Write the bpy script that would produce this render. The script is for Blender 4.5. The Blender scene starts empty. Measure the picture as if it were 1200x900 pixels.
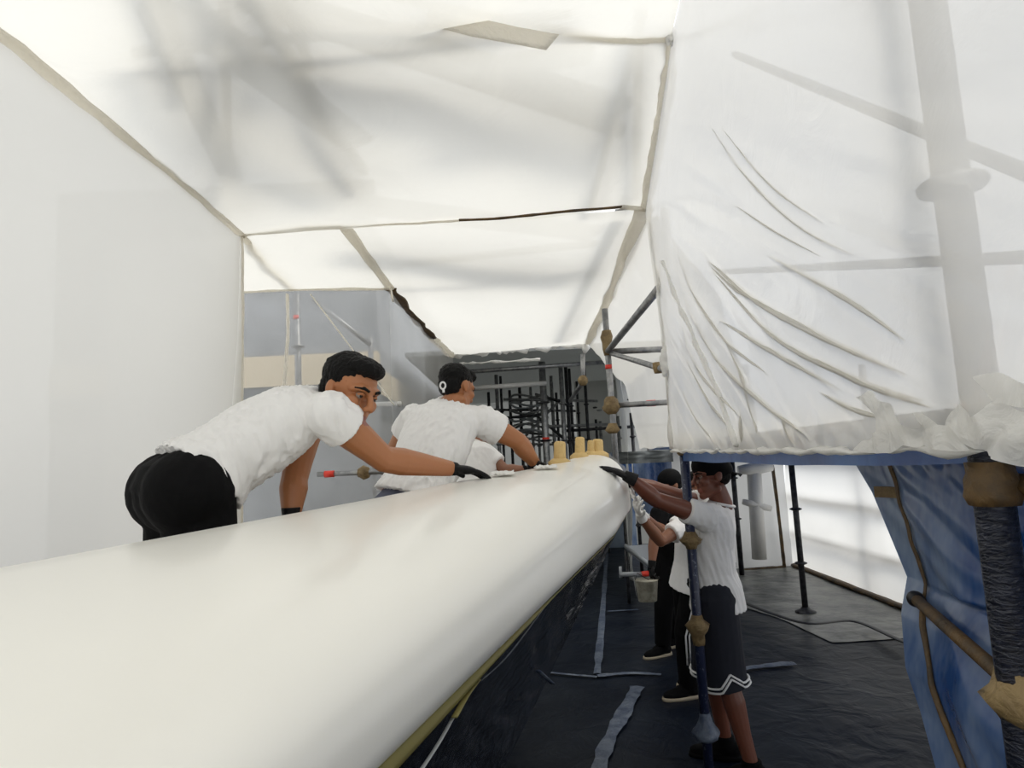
import bpy, bmesh, math, random
from mathutils import Vector, Matrix, noise
random.seed(7)
V = Vector
sc = bpy.context.scene
C = sc.collection

# ------------------------------------------------------------------ camera
EYE = V((0, 0, 1.72))
FPX = 750.0
PITCH, ROLL = math.radians(6.6), math.radians(-2.8)
_up0 = V((0, -math.sin(PITCH), math.cos(PITCH)))
FWD = V((0, math.cos(PITCH), math.sin(PITCH)))
RGT = V((1, 0, 0)) * math.cos(ROLL) + _up0 * math.sin(ROLL)
UPV = _up0 * math.cos(ROLL) - V((1, 0, 0)) * math.sin(ROLL)
cam = bpy.data.cameras.new('camera')
cam.sensor_width = 36.0
cam.lens = FPX / 1200.0 * 36.0
cam.clip_start = 0.02
cam_o = bpy.data.objects.new('camera', cam)
C.objects.link(cam_o)
m = Matrix((RGT, UPV, -FWD)).transposed().to_4x4()
m.translation = EYE
cam_o.matrix_world = m
sc.camera = cam_o

# ------------------------------------------------------------------ light
world = bpy.data.worlds.new('overcast_sky')
sc.world = world
world.use_nodes = True
bg = world.node_tree.nodes['Background']
bg.inputs[0].default_value = (0.96, 0.98, 1.0, 1)
bg.inputs[1].default_value = 1.5
sun = bpy.data.lights.new('sun', 'SUN')
sun.energy = 1.3
sun.angle = math.radians(28)
sun.color = (1.0, 0.93, 0.80)
sun_o = bpy.data.objects.new('sun', sun)
C.objects.link(sun_o)
sun_o.rotation_euler = V((-0.55, 0.10, -0.83)).to_track_quat('-Z', 'Y').to_euler()
sc.view_settings.view_transform = 'Standard'
sc.view_settings.look = 'None'
sc.view_settings.gamma = 1.0
sc.view_settings.exposure = -0.14
sc.cycles.max_bounces = 12
sc.cycles.diffuse_bounces = 6
sc.cycles.transparent_max_bounces = 16
sc.cycles.caustics_reflective = False
sc.cycles.caustics_refractive = False


def at(px, py, d):
    """the point of the place seen at photo pixel (px,py), d metres ahead of the camera"""
    r = RGT * ((px - 600) / FPX) + UPV * ((450 - py) / FPX) + FWD
    return EYE + r * (d / r.y)


# ------------------------------------------------------------------ materials
def mat(name, col, rough=0.6, metal=0.0, bump=0.0, bscale=30.0, stretch=(1, 1, 1), col2=None, cscale=6.0,
        clo=0.4, chi=0.6, coat=0.0, spec=0.5, sheen=0.0, alpha=1.0, bdist=0.01, detail=4.0, sss=0.0):
    mt = bpy.data.materials.new(name)
    mt.use_nodes = True
    nt = mt.node_tree
    p = nt.nodes['Principled BSDF']
    p.inputs['Base Color'].default_value = (*col, 1)
    p.inputs['Roughness'].default_value = rough
    p.inputs['Metallic'].default_value = metal
    p.inputs['Coat Weight'].default_value = coat
    p.inputs['Coat Roughness'].default_value = 0.12
    p.inputs['Specular IOR Level'].default_value = spec
    p.inputs['Sheen Weight'].default_value = sheen
    p.inputs['Alpha'].default_value = alpha
    if sss:
        p.inputs['Subsurface Weight'].default_value = sss
        p.inputs['Subsurface Radius'].default_value = (0.012, 0.005, 0.003)
        p.inputs['Subsurface Scale'].default_value = 1.0
    tc = nt.nodes.new('ShaderNodeTexCoord')
    mp = nt.nodes.new('ShaderNodeMapping')
    mp.inputs['Scale'].default_value = stretch
    nt.links.new(tc.outputs['Object'], mp.inputs['Vector'])
    if col2 is not None:
        n = nt.nodes.new('ShaderNodeTexNoise')
        n.inputs['Scale'].default_value = cscale
        n.inputs['Detail'].default_value = 6
        n.inputs['Roughness'].default_value = 0.65
        nt.links.new(mp.outputs['Vector'], n.inputs['Vector'])
        r = nt.nodes.new('ShaderNodeValToRGB')
        r.color_ramp.elements[0].position = clo
        r.color_ramp.elements[1].position = chi
        r.color_ramp.elements[0].color = (*col, 1)
        r.color_ramp.elements[1].color = (*col2, 1)
        nt.links.new(n.outputs['Fac'], r.inputs['Fac'])
        nt.links.new(r.outputs['Color'], p.inputs['Base Color'])
    if bump:
        n = nt.nodes.new('ShaderNodeTexNoise')
        n.inputs['Scale'].default_value = bscale
        n.inputs['Detail'].default_value = detail
        n.inputs['Distortion'].default_value = 0.6
        nt.links.new(mp.outputs['Vector'], n.inputs['Vector'])
        b = nt.nodes.new('ShaderNodeBump')
        b.inputs['Strength'].default_value = bump
        b.inputs['Distance'].default_value = bdist
        nt.links.new(n.outputs['Fac'], b.inputs['Height'])
        nt.links.new(b.outputs['Normal'], p.inputs['Normal'])
    return mt


def film(name, col=(0.93, 0.92, 0.89), clear=0.12, front=0.3, gloss=0.06, grough=0.28, bump=0.25, bscale=3.0, stretch=(1, 1, 1)):
    """thin shrink film: scatters light through, reflects some, lets a little pass straight"""
    mt = bpy.data.materials.new(name)
    mt.use_nodes = True
    nt = mt.node_tree
    nt.nodes.remove(nt.nodes['Principled BSDF'])
    out = nt.nodes['Material Output']
    tl = nt.nodes.new('ShaderNodeBsdfTranslucent')
    df = nt.nodes.new('ShaderNodeBsdfDiffuse')
    gl = nt.nodes.new('ShaderNodeBsdfGlossy')
    tp = nt.nodes.new('ShaderNodeBsdfTransparent')
    tl.inputs['Color'].default_value = (*col, 1)
    df.inputs['Color'].default_value = (*col, 1)
    gl.inputs['Roughness'].default_value = grough
    gl.inputs['Color'].default_value = (1, 1, 1, 1)
    tp.inputs['Color'].default_value = (0.97, 0.98, 1, 1)

    def mix(f, a, b):
        x = nt.nodes.new('ShaderNodeMixShader')
        x.inputs[0].default_value = f
        nt.links.new(a, x.inputs[1])
        nt.links.new(b, x.inputs[2])
        return x.outputs[0]
    a = mix(front, tl.outputs[0], df.outputs[0])
    a = mix(gloss, a, gl.outputs[0])
    a = mix(clear, a, tp.outputs[0])
    nt.links.new(a, out.inputs['Surface'])
    if bump:
        tc = nt.nodes.new('ShaderNodeTexCoord')
        mp = nt.nodes.new('ShaderNodeMapping')
        mp.inputs['Scale'].default_value = stretch
        nt.links.new(tc.outputs['Object'], mp.inputs['Vector'])
        n = nt.nodes.new('ShaderNodeTexNoise')
        n.inputs['Scale'].default_value = bscale
        n.inputs['Detail'].default_value = 5
        n.inputs['Distortion'].default_value = 0.8
        nt.links.new(mp.outputs['Vector'], n.inputs['Vector'])
        b = nt.nodes.new('ShaderNodeBump')
        b.inputs['Strength'].default_value = bump
        b.inputs['Distance'].default_value = 0.05
        nt.links.new(n.outputs['Fac'], b.inputs['Height'])
        for s in (tl, df, gl):
            nt.links.new(b.outputs['Normal'], s.inputs['Normal'])
    return mt


M = {}
M['film'] = film('white_shrink_film', col=(0.86, 0.845, 0.79), clear=0.045)
M['film_left_shaded'] = film('left_wall_shaded_film', col=(0.73, 0.715, 0.67), front=0.4, clear=0.03, bscale=1.6, bump=0.2)  # same film in a darker colour, standing in for shade from the ship outside
M['film_right'] = film('right_wall_film', col=(0.80, 0.777, 0.715), front=0.42, clear=0.12, gloss=0.16, grough=0.15, bscale=5, bump=0.15)
M['film_clear'] = film('clear_film', col=(0.75, 0.75, 0.73), clear=0.6, gloss=0.10, grough=0.18, bscale=4)
M['film_sun'] = film('walkway_film', clear=0.02, front=0.12, bscale=2)
M['tape'] = film('white_tape', col=(0.92, 0.89, 0.82), clear=0.0, front=0.35, gloss=0.04, bscale=30, bump=0.3)
M['crumple'] = film('crumpled_film', col=(0.90, 0.89, 0.86), clear=0.02, front=0.6, gloss=0.08, grough=0.3, bscale=14, bump=0.35)
M['hull'] = mat('white_gelcoat', (0.94, 0.925, 0.865), 0.32, coat=0.25)
M['dark_film'] = mat('dark_masking_film', (0.012, 0.016, 0.024), 0.22, bump=0.6, bscale=9, stretch=(1, 1, 2.5), spec=0.6, bdist=0.04)
M['olive'] = mat('olive_tape', (0.22, 0.19, 0.055), 0.55)
M['floor'] = mat('dark_floor_film', (0.003, 0.006, 0.014), 0.42, bump=0.5, bscale=5, col2=(0.018, 0.024, 0.034), cscale=1.6, clo=0.42, chi=0.78, bdist=0.03, spec=0.14)
M['dust'] = mat('dusty_floor_film', (0.06, 0.066, 0.065), 0.4, bump=0.5, bscale=6, col2=(0.24, 0.24, 0.215), cscale=2.2, bdist=0.03)
M['floor_tape'] = mat('grey_blue_tape', (0.14, 0.17, 0.22), 0.45, bump=0.8, bscale=22, col2=(0.05, 0.07, 0.12), cscale=9)
M['blue'] = mat('blue_tarp', (0.012, 0.06, 0.22), 0.22, bump=0.35, bscale=3.5, stretch=(1, 1, 0.45), col2=(0.30, 0.38, 0.50), cscale=1.7, clo=0.36, chi=0.58, bdist=0.03)
M['blue_deep'] = mat('deep_blue_tarp', (0.015, 0.07, 0.26), 0.35, bump=0.3, bscale=6, col2=(0.06, 0.16, 0.42), cscale=3)
M['steel'] = mat('galvanised_tube', (0.22, 0.225, 0.23), 0.42, metal=0.75, bump=0.15, bscale=60, col2=(0.36, 0.36, 0.36), cscale=14)
M['steel_dark'] = mat('dark_tube', (0.018, 0.019, 0.022), 0.45, metal=0.3, col2=(0.05, 0.05, 0.055), cscale=18)
M['tube_blue'] = mat('blue_black_tube', (0.012, 0.018, 0.05), 0.4, col2=(0.25, 0.28, 0.34), cscale=45, clo=0.58, chi=0.72)
M['tube_white'] = mat('white_wrapped_tube', (0.72, 0.71, 0.68), 0.5, bump=0.4, bscale=40)
M['wrapped'] = mat('tube_in_dark_stretch_wrap', (0.006, 0.008, 0.018), 0.3, bump=0.9, bscale=60, stretch=(1, 1, 3), col2=(0.022, 0.026, 0.045), cscale=30)
M['tan'] = mat('tan_masking_tape', (0.27, 0.19, 0.085), 0.65, bump=0.9, bscale=45, col2=(0.16, 0.105, 0.045), cscale=14)
M['brown'] = mat('brown_tape', (0.13, 0.075, 0.025), 0.6, bump=0.6, bscale=40, col2=(0.06, 0.04, 0.02), cscale=12)
M['yellow'] = mat('yellow_masking_paper', (0.66, 0.47, 0.20), 0.75, bump=0.6, bscale=50)
M['red'] = mat('red_marking_tape', (0.80, 0.05, 0.03), 0.5)
M['ship'] = mat('grey_ship_side', (0.22, 0.23, 0.24), 0.6, col2=(0.30, 0.31, 0.32), cscale=1.2)
M['ship_dark'] = mat('dark_grey_band', (0.11, 0.12, 0.13), 0.6)
M['beige'] = mat('beige_band', (0.62, 0.52, 0.36), 0.6)
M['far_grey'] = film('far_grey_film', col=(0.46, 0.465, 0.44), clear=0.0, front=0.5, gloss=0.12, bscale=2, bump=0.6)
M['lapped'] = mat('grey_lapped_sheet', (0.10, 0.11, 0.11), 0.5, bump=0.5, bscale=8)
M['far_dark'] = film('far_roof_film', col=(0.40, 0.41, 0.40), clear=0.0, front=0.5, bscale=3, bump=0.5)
M['deck'] = mat('plywood_deck', (0.30, 0.24, 0.17), 0.7, bump=0.2)
M['skin'] = mat('warm_brown_skin', (0.40, 0.160, 0.065), 0.42, bump=0.08, bscale=120, sss=0.12)
M['skin_mid'] = mat('mid_brown_skin', (0.25, 0.105, 0.055), 0.42, bump=0.08, bscale=120, sss=0.1)
M['skin_deep'] = mat('deep_brown_skin', (0.17, 0.058, 0.034), 0.42, bump=0.08, bscale=120, sss=0.1)
M['lip'] = mat('lip', (0.27, 0.085, 0.06), 0.4)
M['hair'] = mat('black_hair', (0.003, 0.0028, 0.0028), 0.55, bump=0.7, bscale=140, stretch=(1, 1, 3), spec=0.2)
M['cotton'] = mat('white_cotton', (0.86, 0.85, 0.84), 0.85, bump=0.25, bscale=24, sheen=0.1, bdist=0.012)
M['black_cloth'] = mat('black_cloth', (0.0035, 0.0035, 0.004), 0.8, bump=0.25, bscale=30, bdist=0.012, spec=0.12)
M['grey_cloth'] = mat('dark_grey_cloth', (0.016, 0.018, 0.027), 0.7, bump=0.25, bscale=22, bdist=0.012, spec=0.2)
M['slate_cloth'] = mat('slate_cloth', (0.09, 0.10, 0.15), 0.75, bump=0.25, bscale=22, bdist=0.012)
M['glove'] = mat('black_glove', (0.005, 0.005, 0.006), 0.55, bump=0.3, bscale=90, spec=0.2)
M['white_glove'] = mat('white_glove', (0.78, 0.77, 0.74), 0.7, bump=0.4, bscale=60)
M['eye'] = mat('eye_white', (0.26, 0.21, 0.18), 0.35)
M['iris'] = mat('dark_iris', (0.015, 0.008, 0.005), 0.15)
M['sole'] = mat('tan_sole', (0.42, 0.36, 0.26), 0.7)
M['white_print'] = mat('white_print', (0.85, 0.85, 0.85), 0.6)
M['bucket'] = mat('stained_bucket', (0.38, 0.36, 0.29), 0.55, col2=(0.20, 0.19, 0.15), cscale=14)
M['cable'] = mat('black_rubber', (0.012, 0.012, 0.013), 0.45)
M['alu'] = mat('pale_rail', (0.35, 0.37, 0.39), 0.4, metal=0.3)


# ------------------------------------------------------------------ mesh helpers
def link(name, me, mt=None, parent=None):
    o = bpy.data.objects.new(name, me)
    C.objects.link(o)
    if mt is not None:
        for x in (mt if isinstance(mt, (list, tuple)) else [mt]):
            me.materials.append(M[x] if isinstance(x, str) else x)
    if parent is not None:
        o.parent = parent
        o.matrix_parent_inverse = Matrix.Translation(parent.location).inverted() if parent.rotation_euler.to_matrix().is_identity else parent.matrix_world.inverted()
    return o


def fin(name, bm, mt, parent=None, smooth=True):
    me = bpy.data.meshes.new(name)
    bm.normal_update()
    bm.to_mesh(me)
    bm.free()
    if smooth:
        for p in me.polygons:
            p.use_smooth = True
    return link(name, me, mt, parent)


def tag(o, label=None, cat=None, group=None, kind=None):
    if label: o['label'] = label
    if cat: o['category'] = cat
    if group: o['group'] = group
    if kind: o['kind'] = kind
    return o


def empty(name, loc, label, cat, group=None):
    o = bpy.data.objects.new(name, None)
    o.empty_display_size = 0.05
    o.location = loc
    C.objects.link(o)
    return tag(o, label, cat, group)


def perp(d):
    d = d.normalized()
    a = V((0, 0, 1)) if abs(d.z) < 0.9 else V((1, 0, 0))
    s = d.cross(a).normalized()
    return s, s.cross(d).normalized()


def add_tube(bm, pts, r, seg=12, caps=True, flat=1.0, jit=0.0):
    """tube through pts; r number or list; flat squashes the second axis"""
    n = len(pts)
    rs = r if isinstance(r, (list, tuple)) else [r] * n
    rings = []
    s0 = None
    for i, p in enumerate(pts):
        t = (pts[min(i + 1, n - 1)] - pts[max(i - 1, 0)]).normalized()
        if s0 is None:
            s, u = perp(t)
        else:
            s = (s0 - t * s0.dot(t)).normalized()
            u = s.cross(t).normalized()
        s0 = s
        ring = []
        for k in range(seg):
            a = 2 * math.pi * k / seg
            j = 1 + jit * random.uniform(-1, 1)
            ring.append(bm.verts.new(p + (s * math.cos(a) + u * math.sin(a) * flat) * rs[i] * j))
        rings.append(ring)
    for a, b in zip(rings, rings[1:]):
        for k in range(seg):
            bm.faces.new((a[k], a[(k + 1) % seg], b[(k + 1) % seg], b[k]))
    if caps:
        bm.faces.new(list(reversed(rings[0])))
        bm.faces.new(rings[-1])


def add_box(bm, c, x, y, z):
    vs = [bm.verts.new(c + x * i + y * j + z * k) for i in (-1, 1) for j in (-1, 1) for k in (-1, 1)]
    for f in ((0, 1, 3, 2), (4, 6, 7, 5), (0, 4, 5, 1), (2, 3, 7, 6), (0, 2, 6, 4), (1, 5, 7, 3)):
        bm.faces.new([vs[i] for i in f])


def box(name, lo, hi, mt, parent=None, bevel=0.0):
    bm = bmesh.new()
    lo, hi = V(lo), V(hi)
    c, h = (lo + hi) / 2, (hi - lo) / 2
    add_box(bm, c, V((h.x, 0, 0)), V((0, h.y, 0)), V((0, 0, h.z)))
    bmesh.ops.recalc_face_normals(bm, faces=bm.faces)
    if bevel:
        bmesh.ops.bevel(bm, geom=bm.edges[:], offset=bevel, segments=2, affect='EDGES')
    return fin(name, bm, mt, parent, smooth=False)


def tube(name, pts, r, mt, parent=None, **k):
    bm = bmesh.new()
    add_tube(bm, [V(p) for p in pts], r, **k)
    bmesh.ops.recalc_face_normals(bm, faces=bm.faces)
    return fin(name, bm, mt, parent)


def subdiv(pts, n):
    """Catmull-Rom through pts, n steps a span"""
    P = [V(p) for p in pts]
    out = []
    for i in range(len(P) - 1):
        a, b, c, d = P[max(i - 1, 0)], P[i], P[i + 1], P[min(i + 2, len(P) - 1)]
        for k in range(n):
            t = k / n
            out.append(0.5 * ((2 * b) + (c - a) * t + (2 * a - 5 * b + 4 * c - d) * t * t + (3 * b - a - 3 * c + d) * t ** 3))
    out.append(P[-1])
    return out


def grid(name, fn, nu, nv, mt, parent=None):
    """surface fn(u,v) for u,v in 0..1"""
    vs = [fn(i / nu, j / nv) for j in range(nv + 1) for i in range(nu + 1)]
    fs = [(j * (nu + 1) + i, j * (nu + 1) + i + 1, (j + 1) * (nu + 1) + i + 1, (j + 1) * (nu + 1) + i)
          for j in range(nv) for i in range(nu)]
    me = bpy.data.meshes.new(name)
    me.from_pydata(vs, [], fs)
    for p in me.polygons:
        p.use_smooth = True
    return link(name, me, mt, parent)


def path(pts):
    """piecewise linear by given parameter: pts = [(t, Vector)]"""
    def f(t):
        for (a, p), (b, q) in zip(pts, pts[1:]):
            if t <= b:
                k = (t - a) / (b - a) if b > a else 0
                return p.lerp(q, max(0, k))
        return pts[-1][1].copy()
    return f


def nz(p, s=1.0, off=0.0):
    return noise.noise(V(p) * s + V((off, off * 1.7, off * 0.3)))


def struct(o):
    o['kind'] = 'structure'
    return o


def seam(name, pts, r, mt, parent, jit=0.2, n=8, flat=0.5, seg=8, wob=0.004):
    P = subdiv(pts, n)
    P = [p + V((nz(p, 9), nz(p, 9, 5), nz(p, 9, 9))) * wob for p in P]
    rs = [r * (1 + jit * nz(p, 16, 3) * 1.6) for p in P]
    return tube(name, P, rs, mt, parent, seg=seg, flat=flat)


# ------------------------------------------------------------------ setting: floor and tent
Z = 1.72
HC = 3.085                                   # height of the flat ceiling film


def floor_fn(u, v):
    p = V((-3.2 + 8.2 * u, -2.5 + 21 * v, 0))
    p.z = 0.012 * nz(p, 1.3) + 0.006 * nz(p, 4.5, 2)
    return p


floor = struct(grid('floor', floor_fn, 110, 220, 'floor'))


def dust_fn(u, v):
    y = 5.75 + 3.6 * v
    x0 = 1.75 + 0.30 * math.sin(v * 5) + (0.9 * (1 - v) ** 2)
    p = V((x0 + (3.86 - x0) * u, y, 0))
    p.z = 0.008 + 0.012 * nz(p, 1.3) + 0.006 * nz(p, 4.5, 2)
    return p


tag(grid('dust_sheet', dust_fn, 60, 60, 'dust'), 'pale dusty plastic sheet spread on the walkway floor along the white film wall', 'floor sheet')

# left wall
KL = V((-1.53, 3.6, HC))
wl = struct(grid('wall_left', lambda u, v: (lambda p: p + V((0.035 * nz(p, 1.1) + 0.012 * nz((p.x, p.y * 0.8, p.z * 3), 1.2, 4) - 0.05 * math.sin(math.pi * v), 0, 0)))(
    V((-1.53, -2.5 + 6.1 * u, 0 + HC * v))), 90, 50, 'film_left_shaded'))
seam('seam_tape', [(-1.52, -1.5, HC), (-1.515, 1.0, HC - 0.01), (-1.515, 2.2, HC), tuple(KL)], 0.03, 'tape', wl, n=14, flat=0.45, wob=0.012)
seam('edge_tape', [tuple(KL), (-1.525, 3.6, 2.6), (-1.53, 3.6, 2.0), (-1.53, 3.6, 1.2)], 0.012, 'tape', wl)

# near ceiling: rises towards the camera on its right side
D_NODE = at(785, 45, 2.6)
C_NODE = at(757, 245, 3.6)
top_r = path([(0, V((0.64, -2.5, 3.55))), (0.5, V((0.64, 1.2, 3.5))), (0.75, D_NODE), (1, C_NODE)])
top_l = path([(0, V((-1.53, -2.5, HC))), (0.5, V((-1.53, 1.2, HC))), (0.75, V((-1.53, 2.45, HC))), (1, KL)])
ceil_near = struct(grid('ceiling', lambda u, v: top_l(v).lerp(top_r(v), u) + V((0, 0, 0.02 * nz((u * 3, v * 5, 0), 1.6) + -0.05 * math.sin(math.pi * u) * math.sin(math.pi * v))), 40, 60, 'film'))
seam('rib_tape', [tuple(at(300, -60, 1.95)), tuple(at(470, -2, 2.15)), tuple(at(620, 28, 2.35)), tuple(at(720, 46, 2.5)), tuple(D_NODE)], 0.022, 'tape', ceil_near, flat=0.5)
fl = []
for a, b in (((505, 5), (497, 28)), ((560, 22), (552, 43)), ((610, 33), (603, 52)), ((655, 41), (640, 59))):
    fl.append((at(a[0], a[1], 2.2), at(b[0], b[1], 2.19)))
bm = bmesh.new()
prev = None
for a, b in fl:
    cur = (bm.verts.new(a), bm.verts.new(b))
    if prev: bm.faces.new((prev[0], cur[0], cur[1], prev[1]))
    prev = cur
bmesh.ops.subdivide_edges(bm, edges=bm.edges[:], cuts=3, use_grid_fill=True)
bmesh.ops.solidify(bm, geom=bm.faces[:], thickness=0.003)
fin('tape_flap', bm, 'tape', ceil_near)
seam('rib_tape', [tuple(KL), tuple(at(340, 265, 3.58)), tuple(at(402, 263, 3.58))], 0.026, 'tape', ceil_near)
seam('rib_tape', [tuple(at(402, 263, 3.58)), tuple(at(480, 262, 3.58)), tuple(at(545, 258, 3.58))], 0.011, 'tape', ceil_near)
seam('brown_lath', [tuple(at(538, 258, 3.56)), tuple(at(585, 256, 3.56)), tuple(at(650, 249, 3.56)), tuple(at(733, 242, 3.56))], 0.013, 'brown', ceil_near, wob=0.002)['label'] = 'bare brown strip of the ceiling rib'
seam('rib_tape', [tuple(at(728, 243, 3.56)), tuple(C_NODE)], 0.022, 'tape', ceil_near)
seam('seam_tape', [tuple(C_NODE), tuple(at(772, 160, 3.1)), tuple(at(783, 95, 2.8)), tuple(D_NODE)], 0.035, 'tape', ceil_near, jit=0.35)
seam('seam_tape', [tuple(D_NODE), tuple(at(791, 0, 2.5)), tuple(at(793, -60, 2.4))], 0.008, 'tape', ceil_near)

# far ceiling
FR = [at(755, 246, 3.6), at(715, 345, 5.4), at(690, 402, 7.8)]
FLs = [at(402, 263, 3.6), at(457, 338, 4.85), at(530, 418, 8.3)]
fr_p = path([(0, FR[0]), (0.4, FR[1]), (1, FR[2])])
fl_p = path([(0, FLs[0]), (0.28, FLs[1]), (1, FLs[2])])
ceil_far = struct(grid('ceiling', lambda u, v: fl_p(v).lerp(fr_p(v), u) + V((0, 0, 0.015 * nz((u * 3, v * 6, 3), 1.5) - 0.07 * math.sin(math.pi * u) * math.sin(math.pi * v))), 30, 50, 'film'))
seam('seam_tape', [tuple(p) for p in FLs[:2]], 0.034, 'tape', ceil_far, jit=0.3)
seam('brown_seam', [tuple(at(457, 338, 4.85)), tuple(at(480, 366, 5.5)), tuple(at(507, 396, 6.8))], 0.045, 'brown', ceil_far, jit=0.5, flat=0.35)['label'] = 'brown taped length of the ceiling seam'
seam('seam_tape', [tuple(at(505, 394, 6.8)), tuple(at(520, 408, 7.6)), tuple(FLs[2])], 0.05, 'tape', ceil_far, jit=0.5)
seam('seam_tape', [tuple(p) for p in FR], 0.055, 'tape', ceil_far, jit=0.4)
seam('torn_edge', [tuple(at(530, 416, 8.25)), tuple(at(570, 412, 8.2)), tuple(at(620, 407, 8.1)), tuple(at(690, 404, 7.8))], 0.07, 'crumple', ceil_far, jit=0.9, n=14, flat=0.6, wob=0.05)
seam('torn_edge', [tuple(at(533, 427, 8.3)), tuple(at(580, 424, 8.25)), tuple(at(633, 421, 8.2))], 0.03, 'crumple', ceil_far, jit=0.6, n=10, flat=0.6, wob=0.02)

# recess on the left behind the wall
B3 = [at(278, 342, 4.85), at(457, 338, 4.85)]
ceil_rec = struct(grid('ceiling', lambda u, v: (KL + V((-0.05, 0, 0))).lerp(FLs[0], u).lerp(B3[0].lerp(B3[1], u), v) + V((0, 0, 0.012 * nz((u * 3, v * 3, 8), 2))), 16, 16, 'film'))
seam('rib_tape', [tuple(B3[0]), tuple(at(340, 339, 4.83)), tuple(B3[1])], 0.028, 'tape', ceil_rec)
seam('rib_tape', [tuple(KL), tuple(at(310, 305, 4.2)), tuple(at(342, 335, 4.82))], 0.026, 'tape', ceil_rec)
zb = 0.0
wr = struct(grid('wall_recess', lambda u, v: V((-2.3 + 1.38 * u, 4.87 + 0.02 * nz((u * 3, v * 5, 1), 1.5), B3[0].z * v)), 30, 30, 'film_clear'))
seam('post_tape', [tuple(at(337, 345, 4.8)), tuple(at(337, 400, 4.8)), tuple(at(333, 460, 4.8)), tuple(at(333, 560, 4.8))], 0.024, 'tape', wr, flat=0.4)
seam('diagonal_tape', [tuple(at(364, 345, 4.84)), tuple(at(415, 412, 4.82)), tuple(at(462, 475, 4.8))], 0.014, 'tape', wr, wob=0.001, flat=0.4)
seam('hanging_tape', [tuple(at(458, 336, 4.8)), tuple(at(460, 352, 4.78))], 0.03, 'tape', wr, flat=0.2)
struct(grid('wall_recess', lambda u, v: V((-2.3, 3.6 + 1.27 * u, HC * v)), 6, 6, 'film'))
struct(grid('wall_recess', lambda u, v: V((-2.3 + 0.77 * u, 3.61, HC * v)), 6, 6, 'film'))
# far left wall
wfl = struct(grid('wall_left', lambda u, v: (lambda p: V((p.x + 0.04 * nz((p.y, p.z, 0), 1.6), p.y, p.z * v)))(path([(0, FLs[1]), (1, FLs[2])])(u)), 40, 24, 'film_clear'))

# far right wall
def wfr_fn(u, v):
    top = fr_p(u)
    mid = top + V((0.40, 0, -0.55))
    bot = V((mid.x + 0.12, top.y, 1.76))
    p = top.lerp(mid, v / 0.45) if v < 0.45 else mid.lerp(bot, (v - 0.45) / 0.55)
    return p + V((0.03 * nz(p * 2.2), 0.0, 0.025 * nz((p.x * 2, p.y * 1.2, p.z * 9), 1.4)))


struct(grid('wall_right', wfr_fn, 70, 50, 'film_right'))

# right curtain wall, from the corner post towards and past the camera
KB = at(789, 529, 3.42)
bot_r = path([(0, V((0.66, -2.5, 1.70))), (0.5, V((0.648, 0.6, 1.70))), (0.62, V((0.655, 1.1, 1.70))), (1, KB)])
ctop = path([(0, V((0.64, -2.5, 3.55))), (0.56, V((0.64, 1.2, 3.5))), (0.8, D_NODE), (1, C_NODE)])


def curtain_fn(u, v):
    b, t = bot_r(u), ctop(u)
    p = b.lerp(t, v)
    # taut folds that fan out from the corner post down to the hem, and hem gathers
    du = (1 - u) * 2.2
    dv = v * 1.5
    ang = math.atan2(dv, du + 0.02)
    rad = math.hypot(du, dv)
    q = (p.y * 0.55 - (p.z - 1.72) * 0.85)
    along = (p.y * 0.85 + (p.z - 1.72) * 0.55)
    fold = (0.5 - abs(noise.noise(V((q * 9.0, along * 0.8, 0.3))))) * 0.9 + 0.45 * (0.5 - abs(noise.noise(V((q * 22.0, along * 1.3, 4.0)))))
    w = max(0.0, min(1.0, 1.15 - abs(p.y - 2.4) / 1.6)) * max(0.0, 1.0 - v * 1.25)
    gather = noise.noise(V((p.y * 16, v * 2.0, 9))) * max(0, 1 - v / 0.10) ** 1.5 * 0.012
    return p + V((fold * 0.040 * w + gather + 0.02 * nz(p * 1.1), 0, 0))


wcur = struct(grid('wall_right', curtain_fn, 260, 160, 'film_right'))


def seam_on(u0, u1, v0, v1, n=18, off=-0.006, wob=0.0):
    return [tuple(curtain_fn(u0 + (u1 - u0) * i / n, v0 + (v1 - v0) * i / n) + V((off, wob * math.sin(i * 1.3), 0))) for i in range(n + 1)]


seam('corner_tape', [tuple(at(789, 525, 3.40)), tuple(at(786, 470, 3.40)), tuple(at(783, 400, 3.40)), tuple(at(778, 330, 3.42)), tuple(at(770, 255, 3.5))], 0.03, 'crumple', wcur, jit=0.5, flat=0.7, wob=0.015)
seam('weld_seam', seam_on(0.93, 0.80, 0.62, 0.01, wob=0.004), 0.012, 'crumple', wcur, n=2, jit=0.5, wob=0.006)
seam('gathered_hem', seam_on(0.30, 0.99, 0.0, 0.0, n=40), 0.011, 'crumple', wcur, n=3, jit=0.9, wob=0.010, flat=0.6)
# film wrapped round the coupler on the corner post
for (cx, cy, rr) in ((782, 330, 0.05), (784, 425, 0.055), (788, 42, 0.03)):
    bm = bmesh.new()
    bmesh.ops.create_icosphere(bm, subdivisions=4, radius=1)
    c0 = at(cx, cy, 3.36) if cy > 100 else D_NODE + V((0, -0.02, 0))
    for v in bm.verts:
        k = rr * (1 + 0.5 * nz(v.co * 2.3, 1, cy))
        v.co = c0 + V((v.co.x * k * 0.85, v.co.y * k * 0.8, v.co.z * k * 1.5))
    fin('wrapped_coupler', bm, 'crumple', wcur)

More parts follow.
